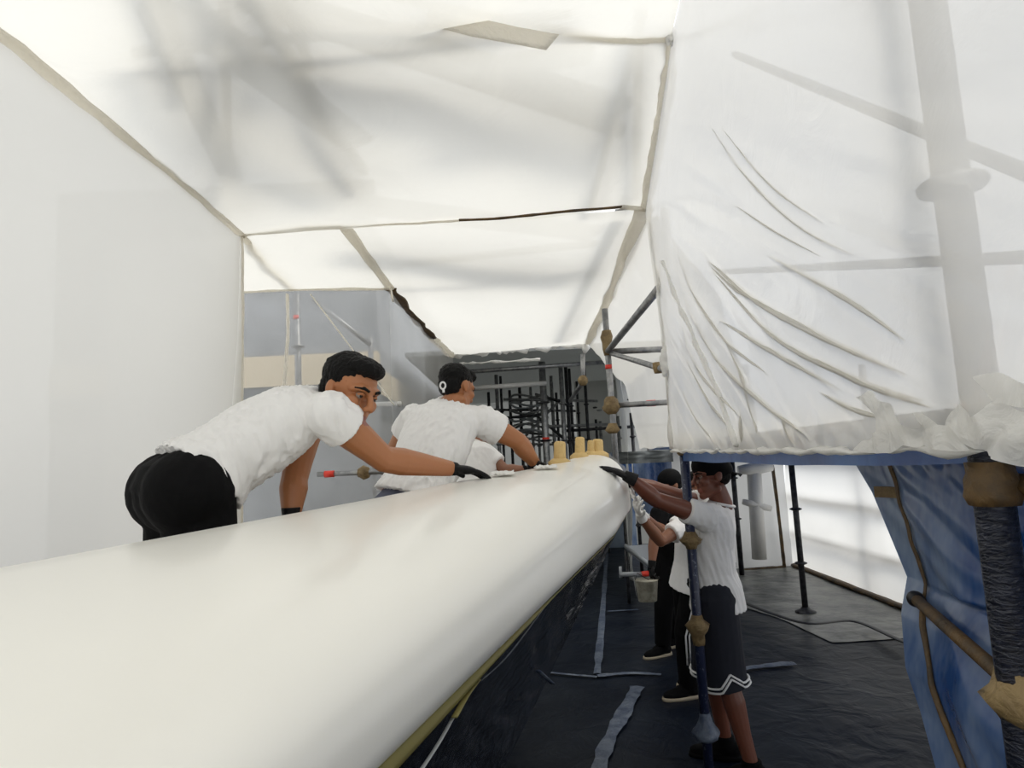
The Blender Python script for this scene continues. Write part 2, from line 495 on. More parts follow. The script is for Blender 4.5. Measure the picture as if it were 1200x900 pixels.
# crumpled film ends on the hem at the right: loose flaps with thickness
def flap(name, pts, mt, parent, th=0.002, cr=0.012):
    """a sheet through rows of (px,py,d) points, crumpled"""
    def place(q):
        if mt != 'crumple': return at(*q)
        lo, hi = 0.3, 3.0                     # just inside the curtain, x = 0.63
        for _ in range(30):
            d = (lo + hi) / 2
            if at(q[0], q[1], d).x > 0.632: hi = d
            else: lo = d
        return at(q[0], q[1], lo)
    rows = [[place(q) for q in r] for r in pts]
    nv, nu = len(rows) - 1, len(rows[0]) - 1

    def f(u, v):
        a = min(int(u * nu), nu - 1); b = min(int(v * nv), nv - 1)
        s, t = u * nu - a, v * nv - b
        p = rows[b][a].lerp(rows[b][a + 1], s).lerp(rows[b + 1][a].lerp(rows[b + 1][a + 1], s), t)
        return p + V((nz(p, 22), nz(p, 22, 3), nz(p, 22, 7))) * cr
    o = grid(name, f, nu * 10, nv * 10, mt, parent)
    return o


flap('film_flap', [[(1000, 466, 1.62), (1018, 458, 1.60), (1045, 470, 1.58)], [(1022, 480, 1.62), (1034, 482, 1.6), (1052, 492, 1.58)], [(1028, 508, 1.62), (1042, 508, 1.6), (1062, 508, 1.55)]], 'crumple', wcur)
flap('film_flap', [[(1070, 484, 1.25), (1082, 482, 1.25), (1090, 488, 1.25)], [(1082, 498, 1.25), (1092, 494, 1.25), (1100, 500, 1.25)], [(1096, 514, 1.25), (1104, 512, 1.25), (1112, 512, 1.25)]], 'crumple', wcur, cr=0.006)
flap('film_flap', [[(1112, 482, 1.1), (1120, 473, 1.1), (1128, 482, 1.1)], [(1106, 498, 1.1), (1120, 492, 1.1), (1136, 492, 1.1)], [(1104, 516, 1.12), (1125, 514, 1.1), (1150, 512, 1.05)]], 'crumple', wcur)
flap('film_flap', [[(1142, 444, 0.9), (1170, 440, 0.9), (1200, 448, 0.88), (1235, 470, 0.86)], [(1152, 458, 0.9), (1178, 458, 0.9), (1208, 466, 0.88), (1240, 480, 0.86)], [(1164, 474, 0.9), (1182, 474, 0.9), (1212, 476, 0.88), (1245, 486, 0.86)]], 'crumple', wcur, cr=0.006)
flap('film_flap', [[(1128, 490, 0.90), (1160, 474, 0.88), (1200, 476, 0.87), (1245, 486, 0.85)], [(1112, 508, 0.92), (1150, 505, 0.86), (1200, 508, 0.84), (1250, 512, 0.83)], [(1140, 522, 0.92), (1152, 538, 0.86), (1196, 545, 0.84), (1250, 545, 0.83)]], 'crumple', wcur, cr=0.016)
flap('film_flap', [[(1048, 500, 1.5), (1080, 500, 1.35), (1120, 498, 1.15)], [(1010, 514, 1.6), (1075, 513, 1.38), (1125, 512, 1.12)], [(1000, 528, 1.62), (1075, 526, 1.38), (1135, 524, 1.05)]], 'crumple', wcur, cr=0.014)

# back of the tent behind the camera
struct(grid('wall_back', lambda u, v: V((-1.53 + 2.2 * u, -2.5, 3.6 * v)), 4, 4, 'film'))

# ------------------------------------------------------------------ walkway on the right
bm = bmesh.new()
_q = ((0.70, -2.4), (0.70, 1.1), (0.93, 3.5), (4.3, 3.5), (4.3, -2.4))
_lo = [bm.verts.new((x, y, 1.735)) for x, y in _q]
_hi = [bm.verts.new((x, y, 1.765)) for x, y in _q]
bm.faces.new(_lo); bm.faces.new(list(reversed(_hi)))
for i in range(5): bm.faces.new((_lo[i], _hi[i], _hi[(i + 1) % 5], _lo[(i + 1) % 5]))
bmesh.ops.recalc_face_normals(bm, faces=bm.faces)
struct(fin('ceiling', bm, 'blue_deep', smooth=False))
struct(box('ceiling', (2.0, 3.5, 1.735), (4.3, 9.6, 1.765), 'blue_deep'))
# blue hem under the curtain
def hem_fn(u, v):
    b = bot_r(0.42 + 0.58 * u)
    p = V((b.x + 0.045 + 0.015 * nz(b, 3), b.y, 1.735 - (0.066 + 0.012 * nz(b, 2, 4)) * (1 - v) * (0.75 + 0.5 * u)))
    return p


tag(grid('blue_hem', hem_fn, 60, 6, 'blue_deep'), 'deep blue tarpaulin strip hanging along the hem of the white curtain wall', 'tarpaulin')
ww = struct(grid('wall_walkway', lambda u, v: V((3.88 + 0.05 * nz((u * 9, v * 3, 1), 1), 9.4 - 6.4 * u, 1.735 * v)), 60, 16, 'film_sun'))
we = struct(grid('wall_far', lambda u, v: V((2.2 + 1.68 * u, 9.4 + 0.03 * nz((u * 5, v * 3, 2), 1), 1.735 * v)), 30, 16, 'film_sun'))
seam('brown_edge', [tuple(at(905, 545, 9.3)), tuple(at(912, 600, 9.3)), tuple(at(919, 664, 9.3))], 0.045, 'brown', ww, flat=0.4)
seam('brown_edge', [tuple(at(866, 669, 9.25)), tuple(at(890, 666, 9.25)), tuple(at(919, 664, 9.3))], 0.04, 'brown', we, flat=0.4)
seam('brown_edge', [(3.86, 9.3, 0.03), (3.86, 8, 0.03), (3.85, 6.5, 0.03), (3.86, 5, 0.03)], 0.05, 'brown', ww, flat=0.5)


# ------------------------------------------------------------------ scaffold tubes
def pole(name, pts, r, mt, label, cat='scaffold tube', group=None, parts=()):
    """parts: (part name, centre, axis, half height, radius profile, material)"""
    pts = [V(p) for p in pts]
    o = empty(name, pts[0], label, cat, group)
    tube('tube', pts, r, mt, o, seg=14)
    for (pn, c, ax, hh, prof, pm) in parts:
        ax = V(ax).normalized()
        q = [V(c) + ax * (hh * (2 * i / (len(prof) - 1) - 1)) for i in range(len(prof))]
        bm = bmesh.new()
        add_tube(bm, q, [x for x in prof], seg=16, jit=0.13 if pm in ('tan', 'brown', 'floor_tape') else 0.0)
        bmesh.ops.recalc_face_normals(bm, faces=bm.faces)
        fin(pn, bm, pm, o)
    return o


ZAX = (0, 0, 1)
CUP = [0.026, 0.032, 0.046, 0.060, 0.040, 0.032, 0.026]
# corner post in front of the standing worker
px0 = at(811, 650, 3.42)
pole('scaffold_post', [(px0.x, px0.y, 0.0), (px0.x, px0.y, 1.73)], 0.0245, 'tube_blue',
     'blue-black paint-flecked scaffold post in front of the worker in the backwards cap', parts=[
         ('taped_collar', (px0.x, px0.y, at(806, 633, 3.42).z), ZAX, 0.045, CUP, 'tan'),
         ('taped_collar', (px0.x, px0.y, at(817, 738, 3.42).z), ZAX, 0.075, [0.027, 0.03, 0.034, 0.052, 0.06, 0.034, 0.026], 'tan'),
         ('wrapped_collar', (px0.x, px0.y, at(825, 852, 3.42).z), ZAX, 0.07, [0.027, 0.066, 0.07, 0.05, 0.036, 0.03, 0.026], 'floor_tape'),
         ('taped_foot', (px0.x, px0.y, 0.06), ZAX, 0.05, [0.03, 0.03, 0.028], 'tan')])
pole('scaffold_post', [(px0.x, px0.y, 1.77), (px0.x - 0.0, px0.y, 3.05)], 0.0245, 'tube_white',
     'white-wrapped corner post at the edge of the right curtain wall', parts=[
         ('taped_joint', (px0.x, px0.y - 0.01, 1.75), ZAX, 0.06, [0.03, 0.05, 0.062, 0.05, 0.03], 'tan')])
# near post at the right of the picture
qn = at(1172, 640, 0.96)
pole('scaffold_post', [(qn.x, qn.y, 0.0), (qn.x, qn.y, 3.6)], 0.0262, 'wrapped',
     'thick near scaffold post in dark stretch wrap at the right edge, rising behind the curtain', parts=[
         ('taped_joint', (qn.x, qn.y, at(1172, 566, .96).z), ZAX, 0.032, [0.029, 0.034, 0.033, 0.036, 0.032, 0.029], 'brown'),
         ('coupler_disc', (qn.x, qn.y, at(1128, 217, .96).z), ZAX, 0.008, [0.045, 0.049, 0.049, 0.045], 'steel'),
         ('taped_joint', (qn.x + 0.01, qn.y, at(1192, 815, .96).z), ZAX, 0.04, [0.03, 0.045, 0.055, 0.046, 0.034, 0.03], 'tan')])
ra, rb = at(1073, 702, 1.46), at(1190, 806, 0.985)
pole('guard_rail', [ra, rb], 0.0125, 'brown', 'brown taped guard rail running from the blue tarp seam to the near post', 'rail', parts=[
    ('taped_node', ra, (rb - ra), 0.02, [0.010, 0.016, 0.018, 0.016, 0.010], 'cable')])
j0, j1 = at(1176, 566, 0.96), at(1260, 572, 0.90)
pole('guard_rail', [j0, j1], 0.016, 'brown', 'short taped rail stub leaving the near post towards the right edge', 'rail')

# bracket frame of bare steel at the corner, in front of the far right film
P7 = at(712, 412, 5.0)
pole('scaffold_post', [(P7.x, P7.y, at(711, 362, 5).z), (P7.x + 0.01, P7.y, 1.2)], 0.0245, 'steel', 'bare steel scaffold post with tan taped joints left of the corner curtain', parts=[
    ('taped_joint', (P7.x, P7.y, at(712, 402, 5).z), ZAX, 0.10, [0.028, 0.036, 0.04, 0.05, 0.036], 'tan'),
    ('red_mark', (P7.x, P7.y, at(714, 430, 5).z), ZAX, 0.016, [0.027, 0.027], 'red'),
    ('taped_joint', (P7.x, P7.y, at(718, 475, 5).z), ZAX, 0.07, [0.03, 0.055, 0.068, 0.06, 0.05, 0.03], 'tan'),
    ('taped_joint', (P7.x, P7.y, at(718, 502, 5).z), ZAX, 0.04, [0.03, 0.06, 0.045, 0.03], 'tan')])
pole('scaffold_tube', [P7, at(772, 338, 3.5)], 0.024, 'steel', 'steel brace rising from the taped joint to the wrapped corner coupler')
pole('scaffold_tube', [at(716, 414, 4.98), at(776, 432, 3.5)], 0.018, 'steel', 'pale steel brace sloping down from the taped joint to the corner post', parts=[
    ('taped_joint', at(771, 431, 3.56), ZAX, 0.03, [0.024, 0.03, 0.026], 'tan')])
pole('scaffold_tube', [at(716, 412, 5.0), at(785, 409, 4.9)], 0.024, 'steel', 'level steel ledger behind the two braces at the taped joint')
pole('scaffold_tube', [at(722, 475, 5.0), at(792, 471, 4.9)], 0.022, 'steel', 'lower steel ledger with a red mark, below the braces', parts=[
    ('red_mark', at(763, 472.5, 4.95), at(792, 471, 4.9) - at(722, 475, 5.0), 0.035, [0.025, 0.025], 'red')])
pole('scaffold_post', [at(683, 415, 6.6), at(683, 450, 6.6)], 0.024, 'steel', 'short grey post stub hanging at the end of the ceiling seam', parts=[('taped_joint', at(683, 446, 6.6), ZAX, 0.05, [0.03, 0.05, 0.05, 0.03], 'tan')])
pole('scaffold_tube', [at(683, 448, 6.6), at(668, 470, 8.5)], 0.024, 'steel', 'steel brace slanting away below the short post stub')

# posts of the walkway
pole('scaffold_post', [(at(943, 705, 6.8).x, 6.8, 0.0), (at(943, 705, 6.8).x, 6.8, 1.73)], 0.03, 'steel_dark', 'dark scaffold post with four collars standing on the walkway before the white film wall', parts=[
    ('collar', (at(943, 705, 6.8).x, 6.8, z), ZAX, 0.015, [0.035, 0.06, 0.06, 0.035], 'steel_dark') for z in (0.5, 1.05, 1.52)] + [('base', (at(943, 705, 6.8).x, 6.8, 0.03), ZAX, 0.03, [0.10, 0.10, 0.05, 0.04], 'steel_dark')])
pole('scaffold_post', [(at(869, 669, 8.9).x, 8.9, 0.0), (at(869, 669, 8.9).x, 8.9, 1.73)], 0.034, 'steel_dark', 'dark scaffold post just right of the backwards-capped worker', parts=[
    ('collar', (at(869, 669, 8.9).x, 8.9, z), ZAX, 0.015, [0.035, 0.06, 0.06, 0.035], 'steel_dark') for z in (0.75, 1.3)])
wpx = at(890, 655, 9.25)
pole('wrapped_post', [wpx + V((0, 0, 0)), at(883, 545, 9.25)], 0.10, 'tube_white', 'pale tape-wrapped post with two cross arms against the far walkway wall', 'post', parts=[
    ('cross_arm', at(885, 549, 9.2), (1, 0, 0.05), 0.24, [0.06, 0.08, 0.08, 0.06], 'tube_white'),
    ('cross_arm', at(887, 592, 9.2), (1, 0, -0.3), 0.2, [0.04, 0.05, 0.05, 0.04], 'tube_white')])
tag(tube('cable', subdiv([at(862, 678, 6.9), at(900, 690, 6.3), at(945, 707, 5.95), at(1000, 718, 6.1), at(1058, 738, 5.4), at(1120, 760, 4.9)], 8), 0.028, 'cable'),
    'black hose lying along the walkway floor at the foot of the white wall', 'hose')
for a in bpy.data.objects['cable'].data.vertices: a.co.z = max(a.co.z, 0.0) * 0.3 + 0.035 + (a.co.z - 0.03) * 0.3 * 0

# tubes outside the walkway wall: their shadows fall on the film
for i, z in enumerate((0.35, 0.85, 1.35)):
    pole('scaffold_tube', [(3.975, 3.0, z + 0.1), (3.975, 9.5, z + 0.1)], 0.035, 'steel', ('lowest', 'middle', 'upper')[i] + ' ledger outside the walkway film, seen as a shadow band on it', group='ledgers outside the walkway film')
for i, y in enumerate((5.6, 7.4)):
    pole('scaffold_post', [(4.075, y, 0), (4.075, y, 2.6)], 0.04, 'steel', ('nearer', 'farther')[i] + ' standard outside the walkway film, seen as an upright shadow on it', group='standards outside the walkway film')

# tubes above the ceiling film and outside the curtain, seen through it
def over(px_a, d_a, px_b, d_b, r, label, lift=0.05, mt='steel'):
    a, b = at(*px_a, d_a), at(*px_b, d_b)
    return pole('scaffold_tube', [a + V((0, 0, lift)), b + V((0, 0, lift))], r, mt, label, group='tubes above the ceiling film')


from mathutils.bvhtree import BVHTree
_bvh = {}


def hit(o, px, py):
    """where the line of sight of this pixel meets the film o (its point and normal away from the camera)"""
    if o.name not in _bvh:
        _bvh[o.name] = BVHTree.FromPolygons([v.co.copy() for v in o.data.vertices], [tuple(p.vertices) for p in o.data.polygons])
    r = (RGT * ((px - 600) / FPX) + UPV * ((450 - py) / FPX) + FWD).normalized()
    p, n, i, d = _bvh[o.name].ray_cast(EYE, r)
    if p is None: return None
    return p, (n if n.dot(r) > 0 else -n)


def behind(o, a, b, r, label, lift, group, name='scaffold_tube', ext=0.0):
    ha, hb = hit(o, *a), hit(o, *b)
    if ha is None or hb is None:
        print('MISS', label, ha, hb); return
    p, q = ha[0] + ha[1] * (lift + r), hb[0] + hb[1] * (lift + r)
    d = (q - p).normalized()
    return pole(name, [p - d * ext, q + d * ext], r, 'steel', label, group=group)


for (a, b, r, lb, lf) in (
        ((170, -40), (218, 100), 0.026, 'slanting tube above the near ceiling, leftmost of its shadows', 0.06),
        ((268, -40), (268, 262), 0.020, 'straight upright-looking tube shadow right of the leftmost slanting one', 0.09),
        ((275, 0), (420, 215), 0.03, 'middle slanting tube above the near ceiling film', 0.10),
        ((310, -30), (360, 85), 0.022, 'thin tube crossing above the top of the near ceiling', 0.08),
        ((200, 82), (640, 40), 0.018, 'cross tube above the near ceiling under the taped rib', 0.06),
        ((330, 70), (720, 180), 0.045, 'broad soft tube high above the middle of the ceiling', 0.16),
        ((200, 100), (270, 240), 0.06, 'thick tube beneath the leftmost slanting shadow', 0.14),
        ((755, 60), (700, 240), 0.022, 'left leg of the steep pair of tube shadows beside the right seam', 0.07),
        ((758, 60), (748, 230), 0.022, 'right leg of the steep pair of tube shadows beside the right seam', 0.07)):
    behind(ceil_near, a, b, r, lb, lf, 'tubes above the ceiling film', ext=0.12)
for (o_, a, b, r, lb, lf) in (
        (ceil_near, (330, 95), (735, 190), 0.11, 'broad board high above the middle of the near ceiling', 0.30),
        (ceil_near, (205, 110), (420, 240), 0.12, 'broad board above the left of the near ceiling', 0.35),
        (ceil_near, (560, 175), (700, 150), 0.10, 'short board above the near ceiling by the right seam', 0.40),
        (ceil_far, (430, 300), (700, 325), 0.16, 'board lying across above the far ceiling film', 0.35),
        (ceil_far, (480, 365), (690, 372), 0.20, 'farther board across above the far ceiling film', 0.40)):
    ha, hb = hit(o_, *a), hit(o_, *b)
    if ha and hb:
        up_ = V((0, 0, lf))
        tag(tube('scaffold_board', [ha[0] + up_, hb[0] + up_], r, 'alu', flat=0.2, seg=12), lb, 'board', 'boards above the ceiling film')
for (a, da, b, db, r, lb) in (
        ((420, 330), 5.0, (700, 300), 4.6, 0.03, 'tube crossing above the far ceiling film'),
        ((735, 255), 3.75, (660, 400), 7.6, 0.04, 'lengthwise tube above the right side of the far ceiling')):
    over(a, da, b, db, r, lb, 0.10)
# outside the curtain
for (a, da, b, db, r, lb) in (
        ((835, 65), 2.4, (1285, 273), 0.80, 0.014, 'thin sloping tube shadow crossing the curtain behind the near post'),
        ((815, 320), 2.9, (1290, 297), 0.80, 0.012, 'level ledger shadow low on the curtain wall')):
    p, q = at(*a, da), at(*b, db)
    pole('scaffold_tube', [p + V((0.09, 0, 0)), q + V((0.09, 0, 0))], r, 'steel', lb, group='tubes outside the curtain wall')

for k, (pl_, r) in enumerate((
        (((832, 148), (872, 205), (930, 262), (1000, 300)), 0.002), (((845, 150), (900, 215), (965, 262)), 0.0016),
        (((860, 240), (905, 270), (960, 300)), 0.0016), (((800, 345), (835, 415), (890, 470), (950, 515)), 0.005),
        (((798, 380), (822, 440), (868, 490)), 0.004), (((828, 305), (880, 350), (960, 395), (1060, 440)), 0.005),
        (((835, 320), (900, 390), (990, 440), (1080, 470)), 0.004), (((830, 310), (862, 340), (905, 362)), 0.003),
        (((842, 375), (900, 410), (985, 458)), 0.004), (((803, 420), (830, 470), (862, 510)), 0.004),
        (((900, 300), (990, 350), (1060, 400)), 0.003), (((795, 300), (815, 350), (850, 400), (900, 440)), 0.004),
        (((850, 400), (872, 450), (886, 510)), 0.006), (((800, 460), (815, 490), (838, 520)), 0.004), (((940, 415), (1010, 450), (1090, 478)), 0.003),
        (((960, 460), (1000, 480), (1040, 492)), 0.003), (((868, 480), (868, 520)), 0.006), (((915, 490), (930, 522)), 0.005))):
    hp = []
    for q in pl_:
        h_ = hit(wcur, *q)
        if h_: hp.append(h_[0] + h_[1] * r * 0.9)
    if len(hp) < 2: continue
    P = subdiv(hp, 10)
    m_ = len(P) - 1
    tube('crease', P, [r * 1.9 * (0.10 + math.sin(math.pi * i / m_)) * (1 + 0.3 * nz(P[i], 20)) for i in range(m_ + 1)], 'film_right', wcur, seg=10, flat=0.8)

# tubes seen in the recess
pole('scaffold_post', [at(348, 345, 5.2), at(350, 470, 5.2), V((at(350, 470, 5.2).x, 5.2, 0))], 0.026, 'steel', 'steel post with collar and red mark behind the recess film', parts=[
    ('red_mark', at(348, 372, 5.2), ZAX, 0.015, [0.028, 0.028], 'red'), ('collar', at(349, 406, 5.2), ZAX, 0.012, [0.03, 0.055, 0.055, 0.03], 'steel')])
pole('scaffold_tube', [at(366, 350, 5.3), at(434, 404, 5.3)], 0.02, 'steel', 'dark brace behind the recess film beside the diagonal tape')
pole('scaffold_post', [at(434, 395, 5.4), V((at(435, 450, 5.4).x, 5.4, 0))], 0.022, 'steel', 'second post behind the recess film, right of the collared one')
pole('scaffold_tube', [at(372, 556, 4.7), at(470, 552, 4.7)], 0.018, 'steel', 'low rail with a red mark behind the bending worker', parts=[
    ('red_mark', at(386, 555.5, 4.7), (1, 0, 0), 0.035, [0.024, 0.024], 'red'), ('taped_joint', at(426, 554, 4.7), (1, 0, 0), 0.04, [0.03, 0.05, 0.04], 'tan')])
pole('scaffold_tube', [at(430, 474, 5.0), at(470, 473, 5.0)], 0.018, 'tube_white', 'white clip tube at the lower end of the diagonal tape')

# ------------------------------------------------------------------ behind the films: grey ship side and the far end of the tent
sh = empty('ship_side', (-2.5, 6.2, 0), 'grey ship side with a beige band, dim behind the recess film', 'ship')
box('side_plate', (-4.5, 6.2, 0), (-1.3, 6.3, 2.28), 'ship', sh)
box('dark_band', (-4.5, 6.17, 2.28), (-1.3, 6.3, 2.52), 'ship_dark', sh)
box('beige_band', (-4.5, 6.15, 2.52), (-1.3, 6.3, 2.82), 'beige', sh)
box('upper_plate', (-4.5, 6.2, 2.82), (-1.3, 6.3, 4.6), 'ship', sh)
for (nm, z0, z1, mt, dx) in (('side_plate', 0, 2.28, 'ship', 0), ('dark_band', 2.28, 2.52, 'ship_dark', 0.03), ('beige_band', 2.52, 2.82, 'beige', 0.05), ('upper_plate', 2.82, 4.6, 'ship', 0)):
    box(nm, (-1.62, 6.3, z0), (-1.56 + dx, 15, z1), mt, sh)

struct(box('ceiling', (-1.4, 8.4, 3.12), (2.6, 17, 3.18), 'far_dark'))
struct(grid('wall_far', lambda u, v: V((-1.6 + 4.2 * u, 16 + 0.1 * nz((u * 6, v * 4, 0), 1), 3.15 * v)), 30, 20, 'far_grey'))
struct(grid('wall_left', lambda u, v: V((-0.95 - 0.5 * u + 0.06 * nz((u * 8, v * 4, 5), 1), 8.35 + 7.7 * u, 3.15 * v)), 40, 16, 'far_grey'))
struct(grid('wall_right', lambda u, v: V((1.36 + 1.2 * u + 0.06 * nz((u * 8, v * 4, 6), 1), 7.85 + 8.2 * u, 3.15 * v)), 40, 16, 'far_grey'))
# rolled header and pipes under the far roof
tag(tube('pipe', [at(555, 455, 9.0), at(640, 449, 9.2)], 0.035, 'tube_white'), 'pale horizontal pipe under the dark far roof right of the capped head', 'pipe')
tag(tube('pipe', [at(514, 438, 8.8), at(716, 424, 8.8)], 0.03, 'steel'), 'grey pipe close under the torn ceiling edge', 'pipe')
ORD = 'first second third fourth fifth sixth seventh eighth ninth tenth eleventh twelfth thirteenth fourteenth fifteenth sixteenth seventeenth eighteenth nineteenth twentieth'.split()
far_posts = [(585, 10.5, 0.030), (590, 10.7, 0.022), (640, 9.3, 0.050), (662, 9.6, 0.034), (668, 9.9, 0.028), (672, 10.2, 0.024), (650, 11, 0.03), (700, 10.8, 0.022), (690, 10.0, 0.024), (705, 11.5, 0.03), (680, 12, 0.022), (612, 12, 0.03), (625, 12.6, 0.028), (600, 13, 0.03), (575, 13.2, 0.03), (632, 14, 0.03), (655, 14, 0.03), (742, 9.5, 0.026), (726, 10.2, 0.026), (760, 10.4, 0.03)]
for i, (px, d, r) in enumerate(far_posts):
    p = at(px, 520, d)
    top = 3.1 if px < 700 else 2.3
    pm = 'steel_dark' if i % 3 else 'steel'
    prt = [('collar', (p.x, d, z), ZAX, 0.015, [r * 1.1, r * 1.8, r * 1.8, r * 1.1], pm) for z in (1.95, 2.5)]
    if px in (640,):
        prt.append(('red_mark', (p.x, d, at(640, 515, d).z), ZAX, 0.03, [r * 1.05] * 2, 'red'))
        pole('scaffold_post', [(p.x, d, 0), (p.x, d, top)], r, 'steel', 'thickest grey post of the far end, with a red mark near its foot', parts=prt)
    elif px == 585:
        pole('scaffold_post', [(p.x, d, 0), (p.x, d, top)], r, 'steel', 'leftmost grey post of the far end, just right of the capped head', parts=prt)
    elif px == 760:
        pole('scaffold_post', [(p.x, d, 0), (p.x, d, top)], r, 'steel', 'rightmost far post, seen just left of the corner curtain', parts=prt)
    else:
        k = sorted(q[0] for q in far_posts).index(px)
        pole('scaffold_post', [(p.x, d, 0), (p.x, d, top)], r, pm, ('dark' if pm == 'steel_dark' else 'grey') + ' scaffold post of the far end, ' + ORD[k] + ' from the left there', group='posts at the far end of the tent', parts=prt)
LEDG = ['upper middle level ledger', 'level ledger just right of the capped head', 'level ledger crossing below the middle', 'brace slanting up left from the middle', 'long ledger sagging to the right', 'steep brace in the centre', 'brace rising to the right behind the thick post', 'farthest long ledger', 'lowest level ledger', 'ledger running right to the corner curtain']
for i, (a, da, b, db) in enumerate((((590, 468), 11, (700, 470), 11.5), ((560, 492), 11.5, (640, 486), 11), ((640, 500), 10, (720, 497), 10.4), ((655, 470), 9.7, (628, 462), 12.5),
                                    ((600, 505), 12, (690, 515), 11.8), ((620, 480), 12.5, (668, 520), 10), ((612, 515), 11.5, (655, 470), 12), ((570, 480), 13, (700, 482), 13.5), ((585, 520), 13, (660, 521), 13), ((660, 505), 10, (790, 497), 9.8))):
    pole('scaffold_tube', [at(*a, da), at(*b, db)], 0.024, 'steel_dark' if i % 2 else 'steel', LEDG[i] + ' among the posts at the far end', group='ledgers at the far end of the tent')
# stacked loops of hose hung on the far posts
for k in range(7):
    cx, cy = 620, 466 + k * 8.2
    c = at(cx, cy, 11.6)
    tag(tube('hose_loop', [c + V((0.34 * math.cos(a), 0.25 * math.sin(a), 0.05 * math.sin(2 * a + k))) for a in [i * math.pi / 9 for i in range(18)] + [0]], 0.02, 'alu' if k % 2 else 'steel', seg=8),
        ('topmost', 'second', 'third', 'middle', 'fifth', 'sixth', 'lowest')[k] + ' pale loop in the column of loops hung at the far end', 'hose', 'loops hung at the far end')
# blue and grey sheets beyond the hull tip
for (x0, x1, y0, y1, d, mt, lb) in ((742, 792, 540, 600, 9.2, 'blue', 'blue tarp panel hanging on the walkway beyond the hull tip'),
                                    (700, 738, 541, 575, 8.6, 'blue_deep', 'darker blue tarp panel left of the other, just above the hull tip'),
                                    (724, 790, 530, 541, 8.0, 'lapped', 'dark grey lapped edge strip above the far blue tarps')):
    a, b = at(x0, y0, d), at(x1, y1, d)
    tag(grid('tarpaulin', lambda u, v: V((a.x + (b.x - a.x) * u, d + 0.04 * math.sin(u * 14) + 0.02 * nz((u * 5, v * 5, d), 1), b.z + (a.z - b.z) * v)), 30, 12, mt), lb, 'tarpaulin')
struct(grid('wall_walkway', lambda u, v: V((1.25 + 0.9 * u, 12.0, 1.735 * v)), 6, 6, 'blue'))
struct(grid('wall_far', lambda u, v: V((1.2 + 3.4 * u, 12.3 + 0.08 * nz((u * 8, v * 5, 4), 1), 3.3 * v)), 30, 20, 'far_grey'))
# pale edge board and platform on the floor beyond the tip
pl = empty('platform', at(745, 660, 7.2), 'low grey platform with a pale edge rail on the floor beyond the hull tip', 'platform')
a, b = at(733, 640, 7.6), at(770, 668, 6.9)
tube('edge_rail', [a, b], 0.025, 'alu', pl)
bm = bmesh.new()
vs = [bm.verts.new(p) for p in (a, b, b + V((0.9, 0.2, 0)), a + V((0.9, 0.2, 0)))]
bm.faces.new(vs)
r_ = bmesh.ops.extrude_face_region(bm, geom=bm.faces[:])
for v in [x for x in r_['geom'] if isinstance(x, bmesh.types.BMVert)]: v.co.z -= 0.05
bmesh.ops.recalc_face_normals(bm, faces=bm.faces)
fin('platform_top', bm, 'alu', pl, smooth=False)
for p in (a, b, b + V((0.85, 0.2, 0)), a + V((0.85, 0.2, 0))):
    tube('leg', [V((p.x, p.y, 0)), p - V((0, 0, 0.04))], 0.02, 'steel_dark', pl)
tl = empty('striking_tool', at(728, 672, 5.6), 'grey bar with a red end and a crosspiece, beyond the hull tip', 'tool')
tube('bar', [at(727, 673, 5.6), at(752, 673, 5.6)], 0.02, 'alu', tl)
tube('red_end', [at(752, 673, 5.6), at(760, 672, 5.6)], 0.024, 'red', tl)
tube('crosspiece', [at(727, 664, 5.6), at(727.5, 677, 5.6)], 0.014, 'alu', tl)

# ------------------------------------------------------------------ the white hull
def hull_R(d):
    px = (0.78 - 1 / d) / 0.000744
    xs = [(-700, 800), (-200, 700), (0, 664), (130, 640), (430, 585), (535, 564), (635, 547), (686, 533)]
    for (x0, y0), (x1, y1) in zip(xs, xs[1:]):
        if px <= x1: return at(px, y0 + (y1 - y0) * (px - x0) / (x1 - x0), d)
    return at(px, 533, d)


def hull_E(d):
    py = 592 + (1 / d - 0.286) / 0.00289
    xs = [(592, 738), (615, 724), (698, 635), (900, 418), (1500, -172)]
    for (y0, x0), (y1, x1) in zip(xs, xs[1:]):
        if py <= y1: return at(x0 + (x1 - x0) * (py - y0) / (y1 - y0), py, d)
    return at(-150, 1500, d)


NS = 80
HN = 3.0
def hull_section(s):
    R = hull_R(0.72 + (3.70 - 0.72) * s)
    E = hull_E(0.36 + (3.49 - 0.36) * s)
    hor = V((E.x - R.x, E.y - R.y, 0))
    W = hor.length
    hor.normalize()
    H = R.z - E.z
    pts = [R - hor * 0.03 + V((0, 0, -0.75)), R - hor * 0.03 + V((0, 0, -0.03)), R - hor * 0.022 + V((0, 0, -0.008)), R + V((0, 0, -0.002))]
    for i in range(1, 33):
        th = math.pi / 2 * i / 32
        pts.append(V((R.x, R.y, 0)) + hor * (W * math.sin(th) ** (2 / HN)) + V((0, 0, E.z + H * max(0, math.cos(th)) ** (2 / HN))))
    rl = 0.055
    for i in range(1, 9):
        a = math.pi / 2 * 0.72 * i / 8
        pts.append(V((R.x, R.y, 0)) + hor * (W - rl * (1 - math.cos(a))) + V((0, 0, E.z - rl * math.sin(a))))
    return pts, hor, W, E


secs = [hull_section(-0.02 + 1.02 * i / NS) for i in range(NS + 1)]
rows = [s[0] for s in secs]
